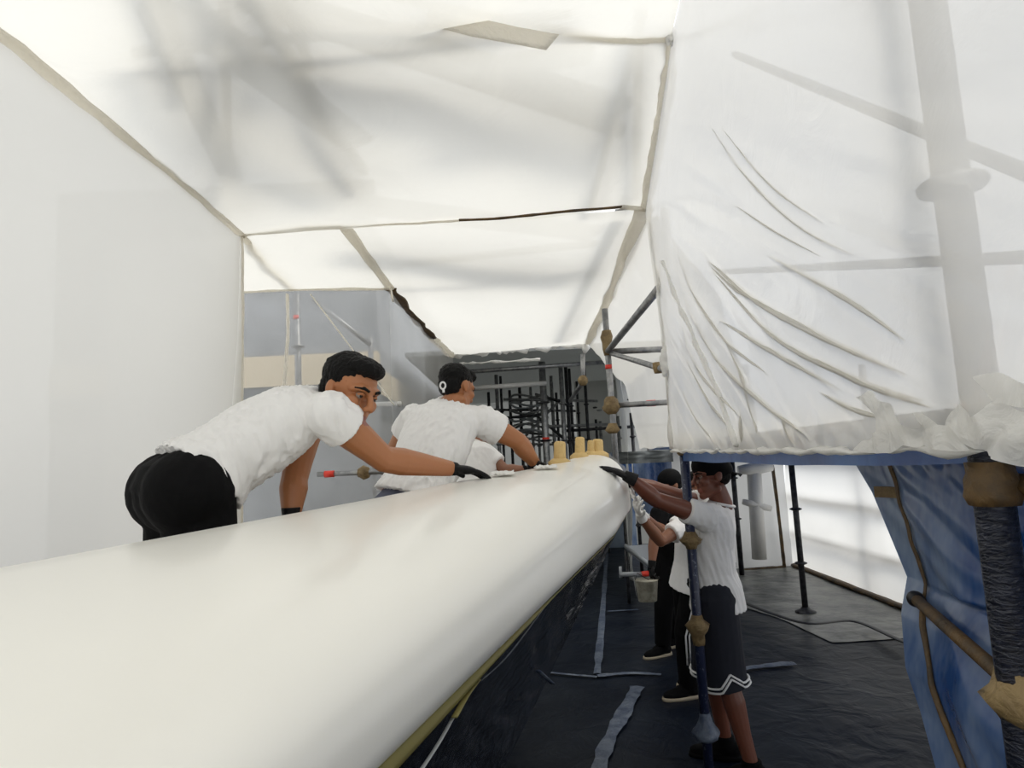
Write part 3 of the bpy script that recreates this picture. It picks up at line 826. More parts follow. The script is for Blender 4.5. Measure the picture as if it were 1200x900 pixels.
# round the tip off
axis = V((0.46, 0.88, 0.0)).normalized()
last = rows[-1]
cen = sum(last, V()) / len(last)
cen.z = secs[-1][3].z - 0.02
for k in range(1, 9):
    a = math.pi / 2 * k / 8
    rows.append([cen.lerp(p, math.cos(a) * 0.9 + 0.1) + axis * (0.085 * math.sin(a)) for p in last])
hull = empty('boat_hull', rows[40][0], 'long glossy white tapering hull edge the workers wipe, filling the lower left', 'boat')
vs = [p for r in rows for p in r]
nr = len(rows[0])
fs = [(i * nr + j, i * nr + j + 1, (i + 1) * nr + j + 1, (i + 1) * nr + j) for i in range(len(rows) - 1) for j in range(nr - 1)]
me = bpy.data.meshes.new('white_shell')
me.from_pydata(vs, [], fs)
for p in me.polygons: p.use_smooth = True
shell = link('white_shell', me, 'hull', hull)
tipline = [s[0][-1] for s in secs]
_tl = tipline[::2]
tube('masking_tape', [q + V((0.004, -0.004, -0.004)) for q in _tl], [0.017 - 0.015 * min(1, max(0, (i / len(_tl) - 0.2) / 0.3)) for i in range(len(_tl))], 'olive', hull, seg=8)
# dark masking film hanging below the white edge
low = path([(0, at(330, 1500, 1.25)), (0.4, at(470, 1120, 1.9)), (0.62, at(590, 902, 2.45)), (0.78, at(640, 800, 2.85)), (0.9, at(685, 705, 3.25)), (1, at(729, 610, 3.45))])


def skirt_fn(u, v):
    i = u * NS
    k = min(int(i), NS - 1)
    top = tipline[k].lerp(tipline[k + 1], i - k)
    p = top.lerp(low(u), v)
    b = math.sin(math.pi * v)
    fold = nz((u * 26 - v * 9, v * 1.5, 0), 1) * 0.6 + nz((u * 50 - v * 22, v * 2, 5), 1) * 0.4
    return p + V((0.035 * b * fold - 0.03 * b, -0.02 * b * fold, 0.01 * b * fold))


grid('masking_film', skirt_fn, 200, 40, 'dark_film', hull)
grid('masking_film', lambda u, v: low(u).lerp(V((low(u).x - 0.75, low(u).y + 0.25, 0.02)), v), 40, 6, 'dark_film', hull)
for (a, b, w, mt) in ((((505, 885, 1.30), (560, 790, 1.55)), ((530, 845, 1.42), (560, 790, 1.55)), 0.012, 'tape'),):
    pass
def strip(pts, w, mt, name='tape_strip'):
    P = subdiv([at(*p) for p in pts], 6)
    return tube(name, [p + V((0.006, -0.02, 0.004)) for p in P], w, mt, hull, seg=8, flat=0.3)
strip([(490, 900, 1.02), (515, 862, 1.12), (537, 822, 1.25)], 0.0035, 'alu')
strip([(530, 838, 1.18), (545, 812, 1.28), (558, 795, 1.36)], 0.006, 'olive')
strip([(628, 785, 2.4), (645, 800, 2.55)], 0.012, 'floor_tape')
strip([(540, 812, 1.4), (590, 770, 1.6), (640, 705, 1.95)], 0.002, 'alu')
# four masked stubs on the tip
for i, (px, y0, y1, d, w, lb) in enumerate(((656, 541, 517, 3.42, 0.032, 'first yellow paper-masked stub on the hull tip from the left, shortest with a wide base'),
                                            (679.5, 534, 512, 3.62, 0.028, 'second yellow paper-masked stub from the left, the tallest, on the hull tip'),
                                            (692.5, 532, 516, 3.74, 0.022, 'third and thinnest yellow masked stub on the hull tip'),
                                            (700.5, 532, 514.5, 3.76, 0.032, 'rightmost yellow masked stub, at the end of the hull tip'))):
    b, t = at(px, y0, d), at(px, y1, d)
    o = empty('masked_stub', b, lb, 'masked post')
    tube('stub', [b - V((0, 0, 0.02)), b, b.lerp(t, 0.5), b.lerp(t, 0.88), b.lerp(t, 0.97), t], [w * 1.05, w * 1.05, w * 0.98, w * 0.95, w * 0.8, w * 0.45], 'yellow', o, seg=14, jit=0.04)
    tube('base_wrap', [b - V((0, 0, 0.03)), b + V((0, 0, 0.0)), b + V((0, 0, 0.018))], [w * 2.0, w * 1.9, w * 1.1], 'yellow', o, seg=14, jit=0.08)
flap('cloth', [[(692, 534, 3.8), (712, 530, 3.9)], [(716, 552, 3.66), (730, 545, 3.8)], [(728, 564, 3.6), (742, 560, 3.75)]], 'film_clear', None, cr=0.02)
tag(bpy.data.objects['cloth'], 'clear film draped over the end of the hull tip behind the stubs', 'film').name = 'clear_drape'
# wipes under the hands
def wipe(c, n, sx, sy, lb, seed):
    s, u = perp(n)
    bm = bmesh.new()
    bmesh.ops.create_grid(bm, x_segments=14, y_segments=14, size=1)
    for v in bm.verts:
        x, y = v.co.x, v.co.y
        k = 1 + 0.25 * nz((x, y, seed), 1.5)
        h = 0.008 + 0.018 * abs(nz((x * 2, y * 2, seed), 1.3)) * (1 - 0.4 * (x * x + y * y) / 2)
        v.co = c + s * (x * sx * k) + u * (y * sy * k) + n * h
    bmesh.ops.solidify(bm, geom=bm.faces[:], thickness=0.004)
    return tag(fin('wiping_cloth', bm, 'white_glove'), lb, 'cloth')


# ------------------------------------------------------------------ floor tapes and seams
def ftape(pts, w, lb):
    bm = bmesh.new()
    P = subdiv([V((at(*p).x, at(*p).y, 0)) for p in pts], 8)
    prev = None
    for i, p in enumerate(P):
        t = (P[min(i + 1, len(P) - 1)] - P[max(i - 1, 0)]).normalized()
        n = V((-t.y, t.x, 0))
        ww_ = w * (0.85 + 0.6 * nz(p, 9))
        z = 0.016 + 0.012 * nz(p, 1.3) + 0.006 * nz(p, 4.5, 2)
        cur = [bm.verts.new(p + n * ww_ * k + V((0, 0, z + (0.006 if k == 0 else 0)))) for k in (-1, 0, 1)]
        if prev:
            bm.faces.new((prev[0], cur[0], cur[1], prev[1])); bm.faces.new((prev[1], cur[1], cur[2], prev[2]))
        prev = cur
    o = fin('floor_tape', bm, 'floor_tape', floor)
    o['label'] = lb
    return o


def fd(py, px=800):
    """depth at which pixel (px,py) meets the floor"""
    r = RGT * ((px - 600) / FPX) + UPV * ((450 - py) / FPX) + FWD
    return Z / -(r.z / r.y)


def fp(px, py): return (px, py, fd(py, px))


ftape([fp(690, 960), fp(708, 885), fp(730, 840), fp(747, 806)], 0.055, 'wide pale crumpled tape nearest the camera')
ftape([fp(700, 792), fp(705, 735), fp(709, 680), fp(711, 640)], 0.035, 'long straight tape running away')
ftape([fp(700, 794), fp(740, 790), fp(775, 792)], 0.03, 'cross tape at the capped worker')
ftape([fp(870, 786), fp(900, 782), fp(931, 779)], 0.05, 'pale strip right of the shorts')
ftape([fp(712, 718), fp(748, 716)], 0.02, 'thin cross seam')
for (a, b) in (((700, 795), (640, 790)),):
    ftape([fp(*a), fp(*b)], 0.02, 'thin seam under the hull film')

# ------------------------------------------------------------------ blue tarpaulin screen on the right
def tarp_edge(v):
    return path([(0, at(1125, 1000, 1.30)), (0.12, at(1096, 898, 1.38)), (0.21, at(1078, 832, 1.44)), (0.30, at(1061, 782, 1.48)), (0.42, at(1056, 718, 1.52)), (0.5, at(1063, 676, 1.55)), (0.66, at(1042, 625, 1.62)), (0.82, at(1022, 577, 1.69)), (1, at(1000, 540, 1.76))])(v)


def tarp_fn(u, v):
    e = tarp_edge(v)
    near = V((0.90, 0.35, e.z))
    p = e.lerp(near, u)
    bulge = 0.05 * math.sin(math.pi * min(1, u * 1.4)) * (math.sin(math.pi * v * 2.1) if v < 0.5 else 0.6)
    f = 0.016 * nz((u * 7, v * 2.2, 0), 1) + 0.008 * nz((u * 16 + v * 8, v * 4, 3), 1)
    tens = 0.012 * nz((u * 26, v * 3, 6), 1) * max(0, (v - 0.75) / 0.25)
    return p + V(((-bulge + f + tens) * min(1, u * 5) - 0.012 * math.sin(math.pi * u * 3) * min(1, 2 * v), 0, 0))


ts = empty('tarp_screen', V((0.95, 1.2, 0.9)), 'glossy blue tarpaulin screen hung along the right of the walkway', 'tarpaulin')
grid('sheet', tarp_fn, 110, 110, 'blue', ts)


def on_tarp(u0, v0, u1, v1, n=16):
    return [tuple(tarp_fn(u0 + (u1 - u0) * i / n, v0 + (v1 - v0) * i / n) + V((-0.006, 0, 0))) for i in range(n + 1)]


seam('brown_seam', on_tarp(0.16, 1, 0.07, 0.47), 0.006, 'brown', ts, n=2, flat=0.5)
seam('brown_seam', on_tarp(0.07, 0.47, 0.15, 0.02), 0.006, 'brown', ts, n=2, flat=0.5)
bm = bmesh.new()
c0 = tarp_fn(0.10, 0.84)
add_box(bm, c0 + V((-0.012, 0, 0)), V((0.012, -0.03, 0)), V((0.004, 0.003, 0)), V((0, 0, 0.013)))
bmesh.ops.recalc_face_normals(bm, faces=bm.faces)
fin('tape_patch', bm, 'tan', ts, smooth=False)

# ------------------------------------------------------------------ deck behind the hull
dk = empty('scaffold_deck', V((-0.9, 2.9, 0.75)), 'plywood scaffold deck behind the hull that the left workers stand on', 'deck')
for k in range(8):
    y = 1.4 + 0.46 * k
    xr = hull_R(min(3.6, y)).x - 0.10 if y < 3.5 else 0.0
    box('plank', (-1.46, y, 0.70), (xr - 0.03, y + 0.44, 0.745), 'deck', dk, bevel=0.004)
for (x, y) in ((-1.4, 1.5), (-1.4, 4.9), (-0.6, 4.9), (-1.4, 3.4), (-0.75, 3.4)):
    tube('leg', [(x, y, 0), (x, y, 0.70)], 0.024, 'steel', dk)
#PEOPLE
# ------------------------------------------------------------------ people
def add_ball(bm, c, ax, ay, az, sub=3):
    r = bmesh.ops.create_icosphere(bm, subdivisions=sub, radius=1)
    for v in r['verts']:
        q = v.co.copy()
        v.co = V(c) + ax * q.x + ay * q.y + az * q.z


def ball(bm, c, r, sub=2):
    add_ball(bm, c, V((r, 0, 0)), V((0, r, 0)), V((0, 0, r)), sub)


def limb(bm, pts, rs, round_ends=True):
    add_tube(bm, [V(p) for p in pts], list(rs), seg=14)
    if round_ends:
        ball(bm, pts[0], rs[0]); ball(bm, pts[-1], rs[-1])
    for p, r in list(zip(pts, rs))[1:-1]:
        ball(bm, p, r * 0.99)


def loft(bm, cs, sides, fronts, hw, hd, seg=28, e=2.3):
    rings = []
    for c, s, f, a, b in zip(cs, sides, fronts, hw, hd):
        ring = []
        for k in range(seg):
            t = 2 * math.pi * k / seg
            x, y = math.cos(t), math.sin(t)
            x = math.copysign(abs(x) ** (2 / e), x); y = math.copysign(abs(y) ** (2 / e), y)
            ring.append(bm.verts.new(c + s * (a * x) + f * (b * y)))
        rings.append(ring)
    for a, b in zip(rings, rings[1:]):
        for k in range(seg):
            bm.faces.new((a[k], a[(k + 1) % seg], b[(k + 1) % seg], b[k]))
    bm.faces.new(list(reversed(rings[0]))); bm.faces.new(rings[-1])


def skin(name, bm, voxel, mts, parent, smooth=4, move=None, pick=None):
    """closed shapes grown together into one continuous surface"""
    bmesh.ops.recalc_face_normals(bm, faces=bm.faces)
    me = bpy.data.meshes.new('build'); bm.to_mesh(me); bm.free()
    o = bpy.data.objects.new('build', me); C.objects.link(o)
    r = o.modifiers.new('r', 'REMESH'); r.mode = 'VOXEL'; r.voxel_size = voxel; r.use_smooth_shade = True
    if smooth:
        s = o.modifiers.new('s', 'SMOOTH'); s.factor = 0.5; s.iterations = smooth
    dg = bpy.context.evaluated_depsgraph_get()
    res = bpy.data.meshes.new_from_object(o.evaluated_get(dg))
    bpy.data.objects.remove(o); bpy.data.meshes.remove(me)
    res.name = name
    res.materials.clear()
    if move:
        ns = [v.normal.copy() for v in res.vertices]
        for v, n in zip(res.vertices, ns):
            v.co = move(v.co.copy(), n)
    for p in res.polygons: p.use_smooth = True
    ob = link(name, res, mts, parent)
    if pick:
        for p in res.polygons: p.material_index = pick(p.center)
    return ob


def folds(d, amp, freq=32.0, seed=0.0, along=3.5, keep=()):
    """cloth folds running along direction d"""
    d = V(d).normalized()
    a, b = perp(d)

    def f(co, n):
        q = V((co.dot(a) * freq, co.dot(b) * freq, co.dot(d) * along + seed))
        w = (0.5 - abs(noise.noise(q)) * 1.6) * 0.7 + (0.5 - abs(noise.noise(q * 1.9 + V((3, 1, 7))))) * 0.3 - 0.25
        w2 = noise.noise(co * 5 + V((seed, 0, 0))) * 0.5 + 0.75
        for c, r in keep:
            w *= max(0.0, min(1.0, ((co - c).length - r) / 0.06))
        return co + n * (w * amp * w2)
    return f


def hand(name, w, tip, n, right, mt, parent, curl=0.25, spread=1.0, cuff=0.035, k=1.0):
    d = (tip - w).normalized()
    n = (n - d * n.dot(d)).normalized()
    t = (-n).cross(d) if right else d.cross(-n)
    bm = bmesh.new()
    add_ball(bm, w + d * 0.052 * k, d * 0.054 * k, t * 0.042 * k, n * 0.017 * k)
    limb(bm, [w - d * cuff, w, w + d * 0.03 * k], [0.035, 0.031, 0.026], False)
    for off, ln, r in ((0.031, 0.072, 0.0092), (0.0105, 0.080, 0.0096), (-0.011, 0.074, 0.0092), (-0.031, 0.058, 0.0082)):
        b = w + (d * 0.088 + t * off - d * abs(off) * 0.25) * k
        dd = (d + t * off * 3.0 * spread).normalized()
        pts = [b - dd * 0.02, b]
        ang = 0.0
        for fr in (0.45, 0.32, 0.23):
            ang += curl * (0.5 + fr)
            q = dd * math.cos(ang) + n * math.sin(ang)
            pts.append(pts[-1] + q * ln * fr * k)
        limb(bm, pts, [r * k * 1.05, r * k * 1.05, r * k, r * k * 0.95, r * k * 0.82])
    tb = w + (d * 0.028 + t * 0.028) * k
    t1 = tb + (d * 0.6 + t * 0.7 + n * 0.25).normalized() * 0.036 * k
    t2 = t1 + (d * 0.85 + t * 0.35 + n * 0.3).normalized() * 0.032 * k
    limb(bm, [tb - t * 0.015, tb, t1, t2], [0.014 * k, 0.0135 * k, 0.0115 * k, 0.009 * k])
    return skin(name, bm, 0.0036, mt, parent, 2)


def person(loc, label, J, skin_m='skin', top='cotton', bottom='black_cloth', legs='shorts', hem=0.85, hair='hair', cap=None, group=None,
           gloves=('glove', 'glove'), fold=(0.4, 0, -1), face=True, voxel=0.0065, k=1.0, shoes='black_cloth', sole='sole', hk=1.0, sleeve=0.6,
           top_hem=-0.16, seed=0.0, famp=0.006, palm=None, curl=(0.2, 0.2), girth=1.0, buttock=0.78, arm=1.0, stripes=None, hand_k=1.0):
    P = empty('person', loc, label, 'person', group)
    pel, nk = V(J['pelvis']), V(J['neck'])
    mid = V(J.get('mid', pel.lerp(nk, 0.5)))
    hipR, hipL = V(J['hipR']), V(J['hipL'])
    sR, sL = V(J['sR']), V(J['sL'])
    sd0, sd1 = (hipR - hipL).normalized(), (sR - sL).normalized()

    def spine(f):
        if f < 0:
            return pel + (mid - pel) * 2 * f, (mid - pel).normalized()
        a, b = (1 - f), f
        return pel * a * a + (mid * 2 - (pel + nk) * 0.5) * 2 * a * b + nk * b * b, ((mid * 2 - (pel + nk) * 0.5 - pel) * a + (nk - mid * 2 + (pel + nk) * 0.5) * b).normalized()

    def rings(spec):
        cs, ss, fs, hw, hd = [], [], [], [], []
        for f, a, b, off in spec:
            c, t = spine(f)
            s = sd0.lerp(sd1, max(0, min(1, f)))
            s = (s - t * s.dot(t)).normalized()
            fr = t.cross(s)
            cs.append(c + fr * off); ss.append(s); fs.append(fr); hw.append(a * k * girth); hd.append(b * k * girth)
        return cs, ss, fs, hw, hd
    hc, hf, hu = V(J['head']), V(J['hf']).normalized(), V(J['hu'])
    hu = (hu - hf * hu.dot(hf)).normalized()
    hr = hf.cross(hu)

    def H(r, f, u): return hc + (hr * r + hf * f + hu * u) * hk
    bm = bmesh.new()
    loft(bm, *rings([(-0.24, 0.09, 0.075, 0), (-0.12, 0.15, 0.115, -0.01), (0, 0.16, 0.118, -0.008), (0.25, 0.138, 0.10, 0), (0.55, 0.158, 0.112, 0.012), (0.78, 0.172, 0.105, 0.005), (0.92, 0.13, 0.075, 0), (1.0, 0.062, 0.058, 0)]))
    limb(bm, [nk - (nk - mid).normalized() * 0.05, nk, H(0, -0.012, -0.07)], [0.07, 0.058, 0.055])
    for s, e, w, hn, rt in ((sR, J['eR'], J['wR'], J['hR'], True), (sL, J['eL'], J['wL'], J['hL'], False)):
        e, w, hn = V(e), V(w), V(hn)
        limb(bm, [spine(0.9)[0], s], [0.06 * k, 0.06 * k])
        limb(bm, [s, s.lerp(e, 0.35), s.lerp(e, 0.75), e, e.lerp(w, 0.25), e.lerp(w, 0.65), w], [x * k * arm for x in (0.058, 0.053, 0.044, 0.041, 0.044, 0.035, 0.0265)])
        limb(bm, [w, w.lerp(hn, 0.14)], [0.024, 0.012])
    for h, kn, an, to in ((hipR, J['kR'], J['aR'], J['tR']), (hipL, J['kL'], J['aL'], J['tL'])):
        kn, an, to = V(kn), V(an), V(to)
        bk = ((an + h) / 2 - kn)
        limb(bm, [h, h.lerp(kn, 0.5), kn, kn.lerp(an, 0.28) + bk * 0.15, kn.lerp(an, 0.65), an], [0.088 * k, 0.074 * k, 0.056 * k, 0.058 * k, 0.044 * k, 0.036 * k])
        limb(bm, [an - V((0, 0, 0.025)), an.lerp(to, 0.6) - V((0, 0, 0.012)), to - V((0, 0, 0.005))], [0.030, 0.022, 0.016])
    # head
    add_ball(bm, H(0, -0.012, 0.035), hr * 0.074 * hk, hf * 0.094 * hk, hu * 0.083 * hk, 4)
    add_ball(bm, H(0, 0.022, -0.05), hr * 0.058 * hk, hf * 0.066 * hk, hu * 0.062 * hk, 3)
    ball(bm, H(0, 0.068, -0.098), 0.022 * hk)
    if face:
        for q in (1, -1):
            limb(bm, [H(0.050 * q, 0.0, -0.068), H(0.014 * q, 0.064, -0.096)], [0.022 * hk, 0.019 * hk])
            ball(bm, H(0.040 * q, 0.058, -0.020), 0.026 * hk)
            limb(bm, [H(0.010 * q, 0.082, 0.028), H(0.036 * q, 0.076, 0.030), H(0.056 * q, 0.055, 0.022)], [0.0115 * hk, 0.012 * hk, 0.010 * hk])
            ball(bm, H(0.011 * q, 0.098, -0.030), 0.0095 * hk)
        limb(bm, [H(0, 0.082, 0.024), H(0, 0.098, -0.004), H(0, 0.108, -0.024)], [0.009 * hk, 0.0105 * hk, 0.0125 * hk])
        add_ball(bm, H(0, 0.082, -0.0585), hr * 0.024 * hk, hf * 0.011 * hk, hu * 0.0065 * hk, 2)
        add_ball(bm, H(0, 0.080, -0.0715), hr * 0.021 * hk, hf * 0.011 * hk, hu * 0.0075 * hk, 2)
    for q in (1, -1):
        add_ball(bm, H(0.078 * q, -0.012, -0.004), hr * 0.010 * hk + hf * 0.004, hf * 0.019 * hk, hu * 0.031 * hk - hf * 0.006, 2)
        ball(bm, H(0.074 * q, -0.004, -0.028), 0.010 * hk)

    def pick(c):
        q = c - hc
        r, f, u = q.dot(hr) / hk, q.dot(hf) / hk, q.dot(hu) / hk
        return 1 if (face and abs(r) < 0.026 and f > 0.068 and -0.078 < u < -0.054) else 0
    skin('body', bm, voxel, [skin_m, 'lip'], P, 3, pick=pick)
    if face:
        for q in (1, -1):
            bm = bmesh.new()
            ball(bm, H(0.031 * q, 0.0728, 0.006), 0.0112 * hk, 3)
            fin('eye', bm, 'eye', P)
            bm = bmesh.new()
            add_ball(bm, H(0.031 * q, 0.0822, 0.0055), hr * 0.0066 * hk, hf * 0.0028 * hk, hu * 0.0066 * hk)
            fin('iris', bm, 'iris', P)
            tube('eyebrow', [H(0.014 * q, 0.0925, 0.025), H(0.034 * q, 0.0885, 0.031), H(0.055 * q, 0.067, 0.025)], [0.0046 * hk, 0.0056 * hk, 0.003 * hk], 'hair', P, seg=8)
            tube('eyelid', [H(0.018 * q, 0.0815, 0.0085), H(0.031 * q, 0.0845, 0.0130), H(0.044 * q, 0.0765, 0.0085)], [0.0034 * hk, 0.0048 * hk, 0.0034 * hk], skin_m, P, seg=8)
    if hair:
        bm = bmesh.new()
        add_ball(bm, H(0, -0.026, 0.052), hr * 0.0815 * hk, hf * 0.096 * hk, hu * 0.082 * hk, 4)
        add_ball(bm, H(0, -0.055, 0.0), hr * 0.070 * hk, hf * 0.055 * hk, hu * 0.062 * hk, 3)
        if not cap:
            add_ball(bm, H(0, 0.03, 0.092), hr * 0.066 * hk, hf * 0.066 * hk, hu * 0.036 * hk, 3)
        skin('hair', bm, 0.005, hair, P, 2, move=lambda co, n: co + n * (0.004 * noise.noise(co * 90) + 0.003 * noise.noise(co * 40)))
    if cap:
        bm = bmesh.new()
        add_ball(bm, H(0, -0.012, 0.058), hr * 0.088 * hk, hf * 0.108 * hk, hu * 0.086 * hk, 4)
        add_ball(bm, H(0, -0.035, 0.028), hr * 0.086 * hk, hf * 0.092 * hk, hu * 0.062 * hk, 4)
        skin('cap', bm, 0.005, cap, P, 3)
        grid('cap_brim', lambda u, v: H((u - 0.5) * 0.15 * (1 - 0.25 * v * v), -0.105 - 0.075 * v * math.sin(math.pi * (0.15 + 0.7 * u)), 0.012 - 0.030 * v - 0.05 * (u - 0.5) ** 2), 12, 6, cap, P)
    # top
    if top:
        g = 1.0
        bm = bmesh.new()
        sp = [(top_hem, 0.188, 0.154, -0.006), (max(top_hem + 0.08, 0.0), 0.178, 0.142, -0.004), (0.2, 0.166, 0.128, 0), (0.5, 0.176, 0.130, 0.010), (0.76, 0.188, 0.118, 0.004), (0.9, 0.155, 0.090, 0), (0.99, 0.082, 0.073, 0)]
        loft(bm, *rings(sp))
        for s, e in ((sR, V(J['eR'])), (sL, V(J['eL']))):
            en = s.lerp(e, sleeve)
            limb(bm, [spine(0.86)[0], s], [0.078 * k, 0.074 * k])
            add_tube(bm, [s, s.lerp(en, 0.5), en], [0.080 * k, 0.073 * k * arm, 0.070 * k * arm], seg=18)
            ball(bm, s, (0.067 + 0.013 * arm) * k + (0.004 if arm > 1 else 0))
        skin('t_shirt', bm, 0.0075, top, P, 3, move=folds(fold, famp, seed=seed, keep=[(sR.lerp(V(J['eR']), sleeve), 0.05), (sL.lerp(V(J['eL']), sleeve), 0.05)]))
        c, t = spine(0.985)
        s = (sd1 - t * sd1.dot(t)).normalized(); f = t.cross(s)
        tube('neckband', [c + s * (0.072 * math.cos(a)) + f * (0.066 * math.sin(a)) + t * (0.006 - 0.012 * math.sin(a)) for a in [i * math.pi / 12 for i in range(25)]], 0.0075, top, P, seg=8)
    # bottoms
    bm = bmesh.new()
    loft(bm, *rings([(-0.22, 0.13, 0.11, 0), (-0.1, 0.168, 0.138, -0.008), (-0.02, 0.164, 0.132, -0.008), (0.06, 0.150, 0.116, -0.004), (0.13, 0.142, 0.106, 0)]))
    c_, t_ = spine(0.0)
    bk_ = -t_.cross((sd0 - t_ * sd0.dot(t_)).normalized())
    for h in (hipR, hipL, (hipR + hipL) / 2):
        ball(bm, h + bk_ * 0.035, 0.125 * k * buttock, 3)
    for h, kn, an in ((hipR, V(J['kR']), V(J['aR'])), (hipL, V(J['kL']), V(J['aL']))):
        if legs == 'shorts':
            en = h.lerp(kn, hem) if hem <= 1 else kn.lerp(an, hem - 1)
            pts = [h, h.lerp(en, 0.5), en] if hem <= 1 else [h, kn, en]
            add_tube(bm, pts, [0.112 * k, 0.110 * k, 0.112 * k], seg=20)
        else:
            add_tube(bm, [h, h.lerp(kn, 0.5), kn, kn.lerp(an, 0.5), an], [0.112 * k, 0.098 * k, 0.082 * k, 0.075 * k, 0.068 * k], seg=18)
        ball(bm, h, 0.112 * k)
    skin('shorts' if legs == 'shorts' else 'trousers', bm, 0.0075, bottom, P, 4, move=folds((0.1, 0.1, 1), 0.004, freq=18, seed=seed + 4))
    if stripes is not None:
        for h, kn, an in ((hipR, V(J['kR']), V(J['aR'])), (hipL, V(J['kL']), V(J['aL']))):
            en = h.lerp(kn, hem) if hem <= 1 else kn.lerp(an, hem - 1)
            ax = ((kn - h) if hem <= 1 else (an - kn)).normalized()
            a, b = perp(ax)
            for off in (0.012, 0.034):
                pts = []
                for i in range(49):
                    th = 2 * math.pi * i / 48
                    q = a * math.cos(th) + b * math.sin(th)
                    notch = max(0, 1 - abs(((th - stripes + math.pi) % (2 * math.pi)) - math.pi) / 0.55)
                    pts.append(en - ax * (off + 0.06 * notch) + q * (0.1165 * k))
                tube('hem_stripe', pts, 0.0065, 'white_print', P, seg=6, flat=0.8)
    # hands
    for i, (w, hn, rt) in enumerate(((J['wR'], J['hR'], True), (J['wL'], J['hL'], False))):
        if gloves[i]:
            pn = V(palm[i]) if palm else V((0, 0, -1))
            nm = 'glove' if 'glove' in gloves[i] else 'hand'
            hand(nm, V(w), V(hn), pn, rt, gloves[i], P, curl=curl[i], k=hand_k)
    # shoes
    if shoes:
        for an, to in ((J['aR'], J['tR']), (J['aL'], J['tL'])):
            an, to = V(an), V(to)
            fd_ = V((to.x - an.x, to.y - an.y, 0)).normalized()
            sd_ = V((fd_.y, -fd_.x, 0))
            base = V((an.x, an.y, to.z - 0.035))
            bm = bmesh.new()
            add_ball(bm, base + fd_ * -0.02 + V((0, 0, 0.05)), fd_ * 0.06, sd_ * 0.042, V((0, 0, 0.055)))
            add_ball(bm, base + fd_ * 0.085 + V((0, 0, 0.032)), fd_ * 0.115, sd_ * 0.047, V((0, 0, 0.038)))
            add_ball(bm, base + fd_ * 0.04 + V((0, 0, 0.05)), fd_ * 0.075, sd_ * 0.042, V((0, 0, 0.048)))
            limb(bm, [base + V((0, 0, 0.05)), base + V((0, 0, 0.12))], [0.052, 0.05], False)
            so = skin('shoe', bm, 0.007, shoes, P, 3)
            bm = bmesh.new()
            loft(bm, [base + V((0, 0, z)) + fd_ * 0.06 for z in (-0.0, 0.022)], [sd_] * 2, [fd_] * 2, [0.05, 0.048], [0.145, 0.142], e=2.6)
            fin('sole', bm, sole, so)
    return P


_shell = BVHTree.FromPolygons([v.co.copy() for v in shell.data.vertices], [tuple(p.vertices) for p in shell.data.polygons])


def on_hull(px, py, off=0.02):
    r = (RGT * ((px - 600) / FPX) + UPV * ((450 - py) / FPX) + FWD).normalized()
    p, n, i, d = _shell.ray_cast(EYE, r)
    if p is None:
        p, n, i, d = _shell.find_nearest(at(px, py, 3.3))
    if n.z < 0: n = -n
    return p + n * off, n


def legpose(hip, foot, bend, z):
    kn = (hip + foot) / 2 + bend
    return kn


DZ = 0.745
# 1: worker bending over the hull, left
pel = at(222, 574, 2.12)
hd = V((0.72, 0.69, 0)); rt = V((0.69, -0.72, 0))
hR, hL = pel + rt * 0.09, pel - rt * 0.09
aR, aL = V((hR.x - 0.02, hR.y - 0.05, DZ + 0.085)), V((hL.x - 0.10, hL.y + 0.02, DZ + 0.085))
wR = at(527, 549, 2.60)
person((pel.x, pel.y, DZ), 'worker in white t-shirt and black shorts bending over the hull, face turned to the camera', dict(
    pelvis=pel, neck=at(380, 476, 2.36), mid=at(300, 510, 2.26), head=at(410, 461, 2.30), hf=(0.80, -0.50, -0.33), hu=(0.36, -0.05, 0.93),
    sR=at(387, 486, 2.20), sL=at(362, 486, 2.52), eR=at(450, 538, 2.36), wR=wR, hR=at(578, 554, 2.68),
    eL=at(345, 562, 2.42), wL=at(341, 606, 2.36), hL=at(341, 640, 2.36),
    hipR=hR - V((0, 0, 0.03)), hipL=hL - V((0, 0, 0.03)), kR=(hR + aR) / 2 + hd * 0.04, kL=(hL + aL) / 2 + hd * 0.04, aR=aR, aL=aL,
    tR=aR + hd * 0.17 - V((0, 0, 0.05)), tL=aL + hd * 0.17 - V((0, 0, 0.05))),
    fold=(0.15, 0.2, -1), seed=1, famp=0.024, voxel=0.005, hk=1.12, palm=((0.05, 0, -1), (0, 0, -1)), sleeve=0.30, top_hem=0.06, girth=1.06, buttock=1.12, arm=1.2, hand_k=1.1, sole='black_cloth')
